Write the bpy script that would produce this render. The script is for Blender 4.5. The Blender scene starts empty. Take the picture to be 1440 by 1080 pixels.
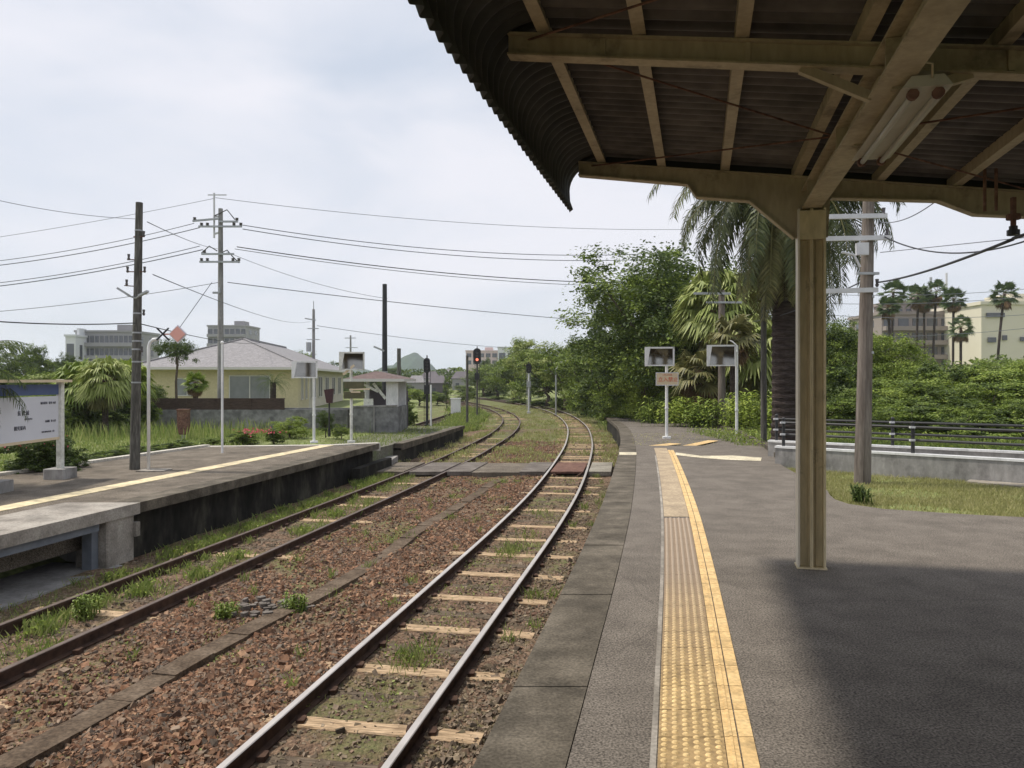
import bpy, math, random
import numpy as np
from mathutils import Vector, Matrix
random.seed(7); RNG = np.random.default_rng(7)
SC = bpy.context.scene; COL = SC.collection
PI = math.pi
# ------------------------------------------------------------------ camera
F = 1100.0; HY = 534.0; EYE = 1.65
cam = bpy.data.cameras.new("camera"); co = bpy.data.objects.new("camera", cam); COL.objects.link(co)
co.location = (0, 0, EYE); co.rotation_euler = (PI/2, 0, 0)
cam.sensor_width = 36; cam.lens = F/1440*36; cam.shift_y = (HY-540)/1440
cam.clip_start = 0.05; cam.clip_end = 6000
SC.camera = co
# ------------------------------------------------------------------ light
SUNV = Vector((-1.85, 0.42, 3.5)).normalized()
w = bpy.data.worlds.new("World"); SC.world = w; w.use_nodes = True
nt = w.node_tree; N = nt.nodes; L = nt.links; N.clear()
out = N.new("ShaderNodeOutputWorld"); bg = N.new("ShaderNodeBackground"); L.new(bg.outputs[0], out.inputs[0])
sky = N.new("ShaderNodeTexSky"); sky.sky_type = 'NISHITA'; sky.sun_disc = False
sky.sun_elevation = math.asin(SUNV.z); sky.sun_rotation = math.atan2(SUNV.x, SUNV.y)
sky.dust_density = 2.0
tc = N.new("ShaderNodeTexCoord"); mp = N.new("ShaderNodeMapping"); mp.inputs['Scale'].default_value = (1.0, 1.0, 3.2)
mp.inputs['Rotation'].default_value = (0.0, 0.25, 0.4)
L.new(tc.outputs['Generated'], mp.inputs[0])
n1 = N.new("ShaderNodeTexNoise"); n1.inputs['Scale'].default_value = 1.7; n1.inputs['Detail'].default_value = 6; n1.inputs['Roughness'].default_value = .52
n1.inputs['Distortion'].default_value = .5
L.new(mp.outputs[0], n1.inputs[0])
rp = N.new("ShaderNodeValToRGB"); cr = rp.color_ramp
cr.elements[0].position = .36; cr.elements[0].color = (5.7, 6.15, 7.0, 1)
cr.elements[1].position = .64; cr.elements[1].color = (7.3, 7.3, 7.85, 1)
L.new(n1.outputs[0], rp.inputs[0])
rq = N.new("ShaderNodeValToRGB"); rq.color_ramp.elements[0].position = .32; rq.color_ramp.elements[0].color = (.8, .8, .8, 1)
rq.color_ramp.elements[1].position = .55; rq.color_ramp.elements[1].color = (.96, .96, .96, 1)
L.new(n1.outputs[0], rq.inputs[0])
mx = N.new("ShaderNodeMixRGB"); L.new(rq.outputs[0], mx.inputs[0]); L.new(sky.outputs[0], mx.inputs[1]); L.new(rp.outputs[0], mx.inputs[2])
L.new(mx.outputs[0], bg.inputs[0]); bg.inputs[1].default_value = 0.1
sl = bpy.data.lights.new("sun", 'SUN'); so = bpy.data.objects.new("sun", sl); COL.objects.link(so)
sl.energy = 3.2; sl.angle = math.radians(4.0); sl.color = (1.0, .93, .83)
so.rotation_euler = (-SUNV).to_track_quat('-Z', 'Y').to_euler()
SC.view_settings.view_transform = 'Standard'; SC.view_settings.look = 'None'; SC.view_settings.exposure = 0.3; SC.view_settings.gamma = 1
SC.cycles.max_bounces = 6; SC.cycles.diffuse_bounces = 3; SC.cycles.transparent_max_bounces = 4
SC.cycles.use_denoising = True

# ------------------------------------------------------------------ helpers
def G(x, y, z):                       # photo pixel on the plane z -> world
    D = (EYE-z)*F/(y-HY); return Vector(((x-720)*D/F, D, z))
def P(x, y, D):                       # photo pixel at depth D -> world
    return Vector(((x-720)*D/F, D, EYE+(HY-y)*D/F))
def spl(pts):
    xs = [p[0] for p in pts]; ys = [p[1] for p in pts]; n = len(xs)
    m = [0]*n
    for i in range(n):
        a = max(i-1, 0); b = min(i+1, n-1); m[i] = (ys[b]-ys[a])/(xs[b]-xs[a])
    def f(t):
        if t <= xs[0]: return ys[0]+m[0]*(t-xs[0])
        if t >= xs[-1]: return ys[-1]+m[-1]*(t-xs[-1])
        i = 0
        while xs[i+1] < t: i += 1
        h = xs[i+1]-xs[i]; u = (t-xs[i])/h
        return (2*u**3-3*u*u+1)*ys[i]+(u**3-2*u*u+u)*h*m[i]+(-2*u**3+3*u*u)*ys[i+1]+(u**3-u*u)*h*m[i+1]
    return f
RC = spl([(-6, -3.6), (0, -2.5), (3, -1.95), (6, -1.36), (10, -.58), (15, .37), (20, 1.19), (27, 2.13), (34, 2.92), (44, 3.7), (53, 4.0), (62, 3.95), (70, 3.55), (80, 2.6), (95, .3), (120, -5.4), (150, -14.5), (200, -36)])
LC = spl([(-6, -7.75), (0, -6.65), (6, -5.58), (10, -4.86), (15, -3.95), (20, -3.06), (25, -2.24), (30, -1.55), (40, -.5), (50, -.05), (58, -.2), (66, -.8), (75, -1.9), (90, -4.7), (120, -12), (150, -21.5), (200, -43)])
SCV = spl([(30, -6.9), (40, -5.9), (50, -5.2), (60, -4.6), (70, -4.35), (80, -4.6), (90, -5.9), (105, -9.2), (120, -14.0), (150, -24), (200, -46)])
RE = spl([(-8, -2.5), (0, -.82), (3.32, -.14), (4.26, .05), (6.82, .56), (10.3, 1.21), (16, 2.17), (19.3, 2.68), (24, 3.36), (30, 4.1), (36, 4.7), (44, 5.3), (50, 5.6)])
LE = spl([(-6, -9.35), (0, -8.3), (6, -7.15), (10, -6.4), (15, -5.45), (20, -4.62), (25, -3.95), (30, -3.3), (38, -2.35)])

def tag(o, label=None, cat=None, group=None, kind=None):
    if label: o['label'] = label
    if cat: o['category'] = cat
    if group: o['group'] = group
    if kind: o['kind'] = kind
    return o
def empty(name, loc, rz=0, label=None, cat=None, group=None):
    o = bpy.data.objects.new(name, None); COL.objects.link(o); o.location = loc; o.rotation_euler = (0, 0, rz)
    o.empty_display_size = .2
    return tag(o, label, cat, group)
def copy_tree(o, loc=None, rz=None, sc=None, label=None, group=None, parent=None):
    c = o.copy(); COL.objects.link(c)
    if parent: c.parent = parent
    if loc is not None: c.location = loc
    if rz is not None: c.rotation_euler = (0, 0, rz)
    if sc is not None: c.scale = sc
    if label: c['label'] = label
    if group: c['group'] = group
    for ch in list(o.children): copy_tree(ch, parent=c)
    return c
class MB:
    def __init__(s): s.v = []; s.f = []; s.m = []; s.T = None
    def add(s, vs, fs, m=0):
        b = len(s.v)
        for p in vs:
            p = Vector(p); s.v.append(tuple(s.T @ p) if s.T else tuple(p))
        for q in fs: s.f.append(tuple(b+i for i in q)); s.m.append(m)
    def box(s, c, d, m=0, rz=0, ch=0.0):
        x, y, z = d[0]/2, d[1]/2, d[2]/2; k = min(ch, x*.9, y*.9)
        if k > 0: ring = [(-x+k, -y), (x-k, -y), (x, -y+k), (x, y-k), (x-k, y), (-x+k, y), (-x, y-k), (-x, -y+k)]
        else: ring = [(-x, -y), (x, -y), (x, y), (-x, y)]
        n = len(ring); cs, sn = math.cos(rz), math.sin(rz)
        vs = [(c[0]+a*cs-b*sn, c[1]+a*sn+b*cs, c[2]+zz) for zz in (-z, z) for a, b in ring]
        fs = [tuple(range(n-1, -1, -1)), tuple(range(n, 2*n))]+[(i, (i+1) % n, n+(i+1) % n, n+i) for i in range(n)]
        s.add(vs, fs, m)
    def bar(s, a, b, w, h, m=0, up=(0, 0, 1)):
        a = Vector(a); b = Vector(b); d = (b-a).normalized(); u = Vector(up)
        r = d.cross(u)
        if r.length < 1e-4: r = d.cross(Vector((1, 0, 0)))
        r.normalize(); u = r.cross(d).normalized()
        vs = [p+r*(i*w/2)+u*(j*h/2) for p in (a, b) for i, j in ((-1, -1), (1, -1), (1, 1), (-1, 1))]
        s.add(vs, [(0, 1, 2, 3)[::-1], (4, 5, 6, 7), (0, 1, 5, 4), (1, 2, 6, 5), (2, 3, 7, 6), (3, 0, 4, 7)], m)
    def tube(s, pts, r, n=8, m=0, cap=True):
        pts = [Vector(p) for p in pts]; rs = r if isinstance(r, (list, tuple)) else [r]*len(pts)
        vs = []; pu = None
        for i, p in enumerate(pts):
            d = (pts[min(i+1, len(pts)-1)]-pts[max(i-1, 0)]).normalized()
            if pu is None: pu = d.orthogonal().normalized()
            pu = (pu-d*pu.dot(d)).normalized(); q = d.cross(pu)
            for k in range(n):
                a = 2*PI*k/n; vs.append(p+(pu*math.cos(a)+q*math.sin(a))*rs[i])
        fs = [(i*n+k, i*n+(k+1) % n, (i+1)*n+(k+1) % n, (i+1)*n+k) for i in range(len(pts)-1) for k in range(n)]
        if cap: fs += [tuple(range(n-1, -1, -1)), tuple(range((len(pts)-1)*n, len(pts)*n))]
        s.add(vs, fs, m)
    def prism(s, poly, a, b, m=0):     # poly of 3D points offset by vectors a and b
        n = len(poly); a = Vector(a); b = Vector(b)
        vs = [Vector(p)+a for p in poly]+[Vector(p)+b for p in poly]
        s.add(vs, [tuple(range(n-1, -1, -1)), tuple(range(n, 2*n))]+[(i, (i+1) % n, n+(i+1) % n, n+i) for i in range(n)], m)
    def ball(s, c, r, m=0, n=8):
        c = Vector(c); r = r if isinstance(r, (tuple, list)) else (r, r, r); vs = []; h = n//2+1
        for i in range(h+1):
            t = PI*i/h
            for k in range(n):
                a = 2*PI*k/n; vs.append((c.x+r[0]*math.sin(t)*math.cos(a), c.y+r[1]*math.sin(t)*math.sin(a), c.z+r[2]*math.cos(t)))
        s.add(vs, [(i*n+k, (i+1)*n+k, (i+1)*n+(k+1) % n, i*n+(k+1) % n) for i in range(h) for k in range(n)], m)
    def build(s, name, mats, parent=None, smooth=False):
        me = bpy.data.meshes.new(name); me.from_pydata(s.v, [], s.f)
        for m in (mats if isinstance(mats, (list, tuple)) else [mats]): me.materials.append(m)
        me.polygons.foreach_set('material_index', s.m)
        if smooth: me.polygons.foreach_set('use_smooth', [True]*len(s.f))
        me.validate(); me.update()
        import bmesh as B
        bm = B.new(); bm.from_mesh(me); B.ops.recalc_face_normals(bm, faces=bm.faces); bm.to_mesh(me); bm.free()
        o = bpy.data.objects.new(name, me); COL.objects.link(o)
        if parent: o.parent = parent
        return o
def npmesh(name, V, FQ, mats, parent=None, k=4, mi=None, smooth=False):   # V (n,3), FQ (m,k) index arrays
    me = bpy.data.meshes.new(name); V = np.asarray(V, np.float32); FQ = np.asarray(FQ, np.int32)
    me.vertices.add(len(V)); me.vertices.foreach_set('co', V.ravel())
    me.loops.add(FQ.size); me.loops.foreach_set('vertex_index', FQ.ravel())
    me.polygons.add(len(FQ)); me.polygons.foreach_set('loop_start', np.arange(0, FQ.size, FQ.shape[1], dtype=np.int32))
    for m in (mats if isinstance(mats, (list, tuple)) else [mats]): me.materials.append(m)
    if mi is not None: me.polygons.foreach_set('material_index', np.asarray(mi, np.int32))
    me.polygons.foreach_set('use_smooth', np.full(len(FQ), smooth, dtype=bool))
    me.update(calc_edges=True); me.validate()
    o = bpy.data.objects.new(name, me); COL.objects.link(o)
    if parent: o.parent = parent
    return o

def mat(name, cols, scale=4, rough=.8, metal=0, bump=0, bscale=None, detail=6, stretch=(1, 1, 1), pos=(.3, .5, .7), island=0, spec=.5, fine=None, coord='Object', trans=0, bdist=.02):
    m = bpy.data.materials.new(name); m.use_nodes = True; nt = m.node_tree; N = nt.nodes; L = nt.links
    b = N['Principled BSDF']; b.inputs['Roughness'].default_value = rough; b.inputs['Metallic'].default_value = metal
    b.inputs['Specular IOR Level'].default_value = min(spec, .2) if rough >= .85 else spec
    if isinstance(cols[0], (int, float)): cols = [cols]
    tc = N.new("ShaderNodeTexCoord"); mp = N.new("ShaderNodeMapping"); mp.inputs['Scale'].default_value = stretch
    if coord == 'World':
        g = N.new("ShaderNodeNewGeometry"); L.new(g.outputs['Position'], mp.inputs[0])
    else: L.new(tc.outputs[coord], mp.inputs[0])
    col = None
    if len(cols) > 1:
        rp = N.new("ShaderNodeValToRGB"); cr = rp.color_ramp
        while len(cr.elements) < len(cols): cr.elements.new(.5)
        for i, c in enumerate(cols):
            cr.elements[i].position = pos[i] if len(cols) == len(pos) else .28+.44*i/(len(cols)-1)
            cr.elements[i].color = (*c, 1)
        if island == 1:
            g = N.new("ShaderNodeNewGeometry"); L.new(g.outputs['Random Per Island'], rp.inputs[0])
            for i in range(len(cols)): cr.elements[i].position = i/(len(cols)-1)
        else:
            nz = N.new("ShaderNodeTexNoise"); nz.inputs['Scale'].default_value = scale; nz.inputs['Detail'].default_value = detail
            nz.inputs['Roughness'].default_value = .6
            L.new(mp.outputs[0], nz.inputs[0]); L.new(nz.outputs[0], rp.inputs[0])
        col = rp.outputs[0]
    else:
        r = N.new("ShaderNodeRGB"); r.outputs[0].default_value = (*cols[0], 1); col = r.outputs[0]
    if fine:
        n2 = N.new("ShaderNodeTexNoise"); n2.inputs['Scale'].default_value = fine[0]; n2.inputs['Detail'].default_value = 3
        L.new(mp.outputs[0], n2.inputs[0])
        mr = N.new("ShaderNodeMapRange"); mr.inputs[1].default_value = .3; mr.inputs[2].default_value = .7
        mr.inputs[3].default_value = 1-fine[1]; mr.inputs[4].default_value = 1+fine[1]; L.new(n2.outputs[0], mr.inputs[0])
        mm = N.new("ShaderNodeVectorMath"); mm.operation = 'SCALE'; L.new(col, mm.inputs[0]); L.new(mr.outputs[0], mm.inputs['Scale']); col = mm.outputs[0]
    L.new(col, b.inputs['Base Color'])
    if bump:
        nb = N.new("ShaderNodeTexNoise"); nb.inputs['Scale'].default_value = bscale or scale*4; nb.inputs['Detail'].default_value = 4
        L.new(mp.outputs[0], nb.inputs[0])
        bp = N.new("ShaderNodeBump"); bp.inputs['Strength'].default_value = bump; bp.inputs['Distance'].default_value = bdist
        L.new(nb.outputs[0], bp.inputs['Height']); L.new(bp.outputs[0], b.inputs['Normal'])
    if trans:
        t = N.new("ShaderNodeBsdfTranslucent"); L.new(col, t.inputs[0]); ms = N.new("ShaderNodeMixShader"); ms.inputs[0].default_value = trans
        o = N['Material Output']; L.new(b.outputs[0], ms.inputs[1]); L.new(t.outputs[0], ms.inputs[2]); L.new(ms.outputs[0], o.inputs[0])
    return m
M = {}
M['asphalt'] = mat('asphalt', [(.128, .112, .094), (.16, .14, .118), (.193, .17, .143)], 2.6, .93, bump=.3, bscale=260, coord='World', fine=(85, .7), bdist=.006, spec=.25)
M['asphalt_old'] = mat('asphalt_old', [(.11, .093, .073), (.16, .136, .107), (.215, .184, .146)], 2.2, .95, bump=.5, bscale=200, coord='World', fine=(70, .8), bdist=.008, spec=.2)
M['coping'] = mat('coping', [(.07, .06, .045), (.115, .099, .076), (.18, .156, .122)], 2.6, .9, bump=.4, bscale=90, coord='World', fine=(60, .35), bdist=.006, spec=.25)
M['coping_pale'] = mat('coping_pale', [(.2, .18, .15), (.33, .3, .26), (.42, .39, .34)], 1.6, .9, bump=.3, bscale=60, coord='World', fine=(40, .2), bdist=.006)
M['yellow'] = mat('yellow', [(.42, .29, .13), (.66, .45, .2), (.76, .55, .27)], 5, .75, bump=.2, bscale=80, coord='World', fine=(45, .2), bdist=.003, pos=(.2, .45, .8))
M['yellow_worn'] = mat('yellow_worn', [(.27, .21, .15), (.42, .31, .19), (.52, .37, .2)], 2.5, .85, coord='World', fine=(45, .3), bdist=.003)
M['pale_paint'] = mat('pale_paint', [(.36, .33, .26), (.6, .53, .37), (.72, .66, .5)], 4, .8, coord='World', fine=(30, .3))
M['concrete'] = mat('concrete', [(.2, .19, .18), (.3, .29, .275), (.4, .385, .37)], 1.3, .88, bump=.3, bscale=40, fine=(14, .15), stretch=(1, 1, .35))
M['cross_c'] = mat('cross_c', [(.085, .072, .062), (.14, .122, .106), (.2, .178, .157)], 2, .9, coord='World', fine=(20, .3))
M['cross_d'] = mat('cross_d', [(.16, .145, .12), (.25, .23, .19), (.32, .3, .25)], 2, .9, coord='World', fine=(20, .3))
M['kerb_pale'] = mat('kerb_pale', [(.38, .35, .3), (.5, .47, .41), (.58, .55, .49)], 1.6, .9, coord='World', fine=(20, .2))
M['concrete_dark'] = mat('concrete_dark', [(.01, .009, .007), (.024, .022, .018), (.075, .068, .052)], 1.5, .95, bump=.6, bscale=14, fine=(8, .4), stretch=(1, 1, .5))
M['ballast'] = mat('ballast', [(.05, .034, .024), (.15, .095, .062), (.22, .15, .1), (.29, .21, .14)], 9, .95, bump=1, bscale=32, coord='World', fine=(26, .55), pos=(.2, .42, .6, .8), bdist=.05)
M['stone'] = mat('stone', [(.06, .038, .026), (.17, .088, .052), (.25, .135, .078), (.14, .105, .075), (.36, .22, .135), (.13, .072, .046), (.24, .18, .13), (.28, .155, .092), (.1, .062, .042), (.17, .14, .11), (.07, .038, .026)], 3, .9, island=1, fine=(20, .3))
M['stone_grey'] = mat('stone_grey', [(.06, .048, .035), (.15, .115, .085), (.24, .185, .135), (.12, .1, .06), (.3, .235, .165), (.17, .1, .07)], 3, .9, island=1, fine=(20, .3))
M['rail_top'] = mat('rail_top', [(.5, .46, .42), (.66, .61, .56)], 2, .4, .6, coord='World', stretch=(1, 1, 1))
M['dot'] = mat('dot', [(.5, .36, .17), (.72, .52, .24), (.8, .6, .3)], 3, .75, coord='World', fine=(40, .2), pos=(.15, .45, .75))
M['rail_rust'] = mat('rail_rust', [(.03, .018, .014), (.07, .04, .028), (.1, .06, .04)], 8, .9, coord='World')
M['rail_rust_top'] = mat('rail_rust_top', [(.09, .065, .05), (.16, .12, .1)], 5, .6, .3, coord='World')
M['wood_new'] = mat('wood_new', [(.22, .15, .09), (.42, .3, .185), (.54, .4, .26)], 3.5, .88, stretch=(1, 9, 4), bump=.5, bscale=20, fine=(8, .45))
M['wood_old'] = mat('wood_old', [(.05, .038, .028), (.11, .085, .06), (.2, .155, .11)], 4, .93, stretch=(1, 8, 4), bump=.5, bscale=18)
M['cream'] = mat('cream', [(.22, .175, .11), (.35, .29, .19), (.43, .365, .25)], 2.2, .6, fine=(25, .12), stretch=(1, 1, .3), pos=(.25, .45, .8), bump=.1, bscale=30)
M['cream_post'] = mat('cream_post', [(.36, .28, .155), (.54, .45, .27), (.63, .54, .35)], 2.0, .6, fine=(25, .14), stretch=(1, 1, .25), pos=(.22, .45, .8), bump=.1, bscale=30)  # brighter than the beams: the extra light on the posts is put into the colour
M['cream_lit'] = mat('cream_lit', [(.5, .45, .34), (.62, .56, .45)], 3, .6)  # left flange of the posts, its sunlit edge painted in as paler cream
M['rust_spot'] = mat('rust_spot', [(.2, .11, .05), (.3, .2, .1)], 9, .9)
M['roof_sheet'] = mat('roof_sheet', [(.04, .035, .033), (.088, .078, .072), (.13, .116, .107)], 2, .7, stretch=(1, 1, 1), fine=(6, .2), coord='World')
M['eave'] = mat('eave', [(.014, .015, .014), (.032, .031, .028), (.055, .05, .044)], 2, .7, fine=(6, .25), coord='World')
M['roof_dark'] = mat('roof_dark', [(.012, .014, .014), (.03, .032, .03)], 3, .7, coord='World')
M['black'] = mat('black', [(.012, .012, .014), (.03, .03, .032)], 6, .5)
M['wire'] = mat('wire', (.035, .037, .045), rough=.6)
M['wire_grey'] = mat('wire_grey', (.16, .17, .2), rough=.7)
M['white'] = mat('white', [(.55, .56, .55), (.75, .75, .74)], 3, .5, stretch=(1, 1, .3), fine=(20, .08), pos=(.3, .5))
M['whiteish'] = mat('whiteish', [(.42, .42, .36), (.68, .68, .62)], 3, .6, fine=(16, .15), pos=(.3, .5))
M['sign_white'] = mat('sign_white', [(.62, .63, .68), (.7, .71, .76)], 1, .45)
M['blue'] = mat('blue', [(.06, .09, .2), (.09, .13, .27)], 2, .4)
M['pink'] = mat('pink', [(.75, .36, .29), (.8, .43, .36)], 3, .5)
M['red_text'] = mat('red_text', (.62, .1, .05), rough=.6)
M['dark_text'] = mat('dark_text', (.04, .04, .06), rough=.6)
M['sign_cream'] = mat('sign_cream', [(.62, .5, .33), (.72, .6, .42)], 3, .6)
M['pole_wood'] = mat('pole_wood', [(.05, .048, .042), (.105, .1, .088), (.17, .162, .145)], 5, .9, stretch=(4, 4, .5), bump=.5, bscale=20, fine=(12, .3))
M['pole_conc'] = mat('pole_conc', [(.16, .155, .15), (.26, .25, .245), (.33, .32, .31)], 2, .85, stretch=(1, 1, .4), fine=(20, .15))
M['pole_brown'] = mat('pole_brown', [(.1, .082, .07), (.17, .145, .125), (.24, .21, .185)], 3, .9, stretch=(3, 3, .3), bump=.25, bscale=26, fine=(20, .2))
M['steel'] = mat('steel', [(.3, .31, .32), (.45, .46, .47)], 6, .5, .5)
M['steel_pale'] = mat('steel_pale', [(.5, .5, .51), (.66, .66, .67)], 4, .5, .1)
M['insul'] = mat('insul', (.09, .08, .085), rough=.3)
M['rusty'] = mat('rusty', [(.07, .04, .035), (.15, .08, .06), (.2, .12, .09)], 5, .85, fine=(20, .25))
M['mirror'] = mat('mirror', [(.26, .25, .23), (.34, .33, .3)], 5, .04, 1.0, coord='Object')
M['glass'] = mat('glass', [(.03, .035, .04), (.06, .07, .08)], 2, .08, 0, spec=.8)
M['bark'] = mat('bark', [(.05, .038, .028), (.1, .078, .06), (.16, .13, .1)], 6, .95, stretch=(3, 3, 1), bump=.8, bscale=20)
M['palm_bark'] = mat('palm_bark', [(.022, .016, .014), (.055, .042, .037), (.1, .08, .07)], 5, .95, stretch=(1, 1, 7), bump=.9, bscale=8, bdist=.06)
def leaf(n, cols, tr=.22): return mat(n, cols, rough=.55, island=1, trans=tr, spec=.35)
M['leaf_mid'] = leaf('leaf_mid', [(0.0975, 0.14, 0.0213), (0.163, 0.231, 0.034), (0.244, 0.323, 0.0531), (0.122, 0.183, 0.0319), (0.293, 0.349, 0.0691)])
M['leaf_dark'] = leaf('leaf_dark', [(0.0375, 0.0648, 0.0154), (0.075, 0.117, 0.025), (0.12, 0.168, 0.0336), (0.06, 0.0907, 0.023)], .25)
M['leaf_bright'] = leaf('leaf_bright', [(0.158, 0.219, 0.0281), (0.251, 0.335, 0.0467), (0.343, 0.404, 0.0748), (0.185, 0.254, 0.0374)])
M['leaf_yellow'] = leaf('leaf_yellow', [(0.198, 0.253, 0.055), (0.297, 0.352, 0.099), (0.374, 0.407, 0.143), (0.242, 0.297, 0.077)])
M['leaf_far'] = leaf('leaf_far', [(0.078, 0.108, 0.036), (0.13, 0.18, 0.054), (0.195, 0.24, 0.0765)])
M['flower'] = leaf('flower', [(.5, .06, .1), (.7, .16, .22), (.45, .04, .1)])
M['frond'] = leaf('frond', [(0.084, 0.0935, 0.0315), (0.156, 0.154, 0.054), (0.228, 0.209, 0.081), (0.12, 0.121, 0.045)], .2)
M['frond_dark'] = leaf('frond_dark', [(.02, .035, .02), (.05, .07, .035), (.09, .12, .06)], .15)
M['leaf_palm'] = leaf('leaf_palm', [(.04, .07, .025), (.08, .12, .04), (.12, .17, .055)], .2)
M['frond_mid'] = leaf('frond_mid', [(.03, .045, .015), (.065, .085, .025), (.11, .125, .045), (.05, .065, .022)], .15)
M['grass'] = leaf('grass', [(.11, .16, .035), (.18, .25, .06), (.26, .32, .09), (.34, .35, .14), (.2, .27, .06)], .45)
M['grass_dry'] = leaf('grass_dry', [(.25, .26, .09), (.38, .37, .15), (.46, .42, .21), (.3, .31, .11)], .4)
M['thatch'] = mat('thatch', [(.13, .08, .045), (.22, .15, .09)], 8, .9)
M['house_wall'] = mat('house_wall', [(.52, .46, .29), (.6, .53, .34)], 1, .85, fine=(6, .08))
M['house_cream'] = mat('house_cream', [(.52, .48, .38), (.6, .56, .46)], 1, .85)
M['tile_roof'] = mat('tile_roof', [(.16, .155, .16), (.23, .22, .225), (.29, .28, .285)], 3, .75, fine=(9, .3), stretch=(1, 3, 3))
M['tile_red'] = mat('tile_red', [(.085, .055, .05), (.15, .1, .09)], 3, .8, fine=(9, .25))
M['trim'] = mat('trim', (.6, .58, .54), rough=.6)
M['win'] = mat('win', [(.16, .17, .18), (.28, .29, .3)], .8, .15, 0, spec=.8)
M['win_dark'] = mat('win_dark', [(.06, .065, .075), (.12, .125, .14)], .6, .2, 0, spec=.6)
M['board_brown'] = mat('board_brown', [(.05, .035, .03), (.1, .07, .055)], 4, .85, stretch=(1, 1, 5), fine=(9, .25))
M['block'] = mat('block', [(.09, .09, .09), (.2, .2, .195), (.28, .28, .27)], .9, .95, fine=(5, .3), bump=.3, bscale=12)
M['bld_grey'] = mat('bld_grey', [(.27, .26, .27), (.35, .34, .35)], .1, .9)
M['bld_white'] = mat('bld_white', [(.6, .61, .63), (.7, .7, .71)], .1, .85)
M['bld_pink'] = mat('bld_pink', [(.55, .44, .42), (.62, .5, .48)], .1, .85)
M['bld_tan'] = mat('bld_tan', [(.25, .215, .2), (.33, .285, .265)], .1, .9)
M['bld_cream'] = mat('bld_cream', [(.62, .58, .46), (.7, .66, .54)], .1, .85)
M['bld_dark'] = mat('bld_dark', [(.1, .09, .1), (.16, .14, .15)], .3, .8)
M['hill'] = mat('hill', [(.03, .055, .035), (.05, .08, .045)], .05, 1, bump=.5, bscale=.1)
M['ground'] = mat('ground', [(.15, .14, .08), (.17, .19, .075), (.19, .23, .08), (.28, .28, .13)], .6, .95, coord='World', fine=(7, .4), bump=.6, bscale=9, bdist=.05)
M['lamp_red'] = mat('lamp_red', (.8, .05, .03), rough=.4)
n = M['lamp_red'].node_tree.nodes['Principled BSDF']; n.inputs['Emission Color'].default_value = (1, .25, .15, 1); n.inputs['Emission Strength'].default_value = 1.3
M['tube'] = mat('tube', (.42, .4, .36), rough=.35)

def stain(m, sc_, lo_, hi_, amt, seed=0.0, vor=False):
    t = m.node_tree; b = t.nodes['Principled BSDF']; old = b.inputs['Base Color'].links[0].from_socket
    g = t.nodes.new('ShaderNodeNewGeometry'); mp_ = t.nodes.new('ShaderNodeMapping'); mp_.inputs['Location'].default_value = (seed, seed*2, 0); t.links.new(g.outputs['Position'], mp_.inputs[0])
    if vor:
        nz = t.nodes.new('ShaderNodeTexVoronoi'); nz.feature = 'DISTANCE_TO_EDGE'; nz.inputs['Scale'].default_value = sc_
        wn = t.nodes.new('ShaderNodeTexNoise'); wn.inputs['Scale'].default_value = sc_*2; wn.inputs['Detail'].default_value = 5; t.links.new(mp_.outputs[0], wn.inputs[0])
        ad = t.nodes.new('ShaderNodeMixRGB'); ad.blend_type = 'ADD'; ad.inputs[0].default_value = .45; t.links.new(mp_.outputs[0], ad.inputs[1]); t.links.new(wn.outputs[1], ad.inputs[2]); t.links.new(ad.outputs[0], nz.inputs[0]); o_ = nz.outputs['Distance']
    else:
        nz = t.nodes.new('ShaderNodeTexNoise'); nz.inputs['Scale'].default_value = sc_; nz.inputs['Detail'].default_value = 7; nz.inputs['Roughness'].default_value = .68; t.links.new(mp_.outputs[0], nz.inputs[0]); o_ = nz.outputs[0]
    mr_ = t.nodes.new('ShaderNodeMapRange'); mr_.inputs[1].default_value = lo_; mr_.inputs[2].default_value = hi_; mr_.inputs[3].default_value = 1-amt; mr_.inputs[4].default_value = 1; t.links.new(o_, mr_.inputs[0])
    sc = t.nodes.new('ShaderNodeVectorMath'); sc.operation = 'SCALE'; t.links.new(old, sc.inputs[0]); t.links.new(mr_.outputs[0], sc.inputs['Scale']); t.links.new(sc.outputs[0], b.inputs['Base Color'])
for k_ in ('asphalt', 'asphalt_old'):
    stain(M[k_], .9, .36, .5, .13, 3.1); stain(M[k_], 9, .34, .5, .12, 7.7); stain(M[k_], .33, 0, .005, .18, 5.2, True); stain(M[k_], 42, .4, .46, .3, 1.3)
stain(M['coping'], 3, .38, .52, .3, 2.2); stain(M['yellow'], 6, .38, .5, .3, 4.0); stain(M['dot'], 2.2, .38, .55, .35, 9.0); stain(M['cream'], 2.5, .34, .44, .45, 1.0); stain(M['cream_post'], 3.5, .3, .4, .5, 8.0)
stain(M['coping_pale'], 1.4, .38, .55, .35, 6.0); stain(M['concrete'], 2.2, .36, .5, .3, 2.7)
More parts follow.
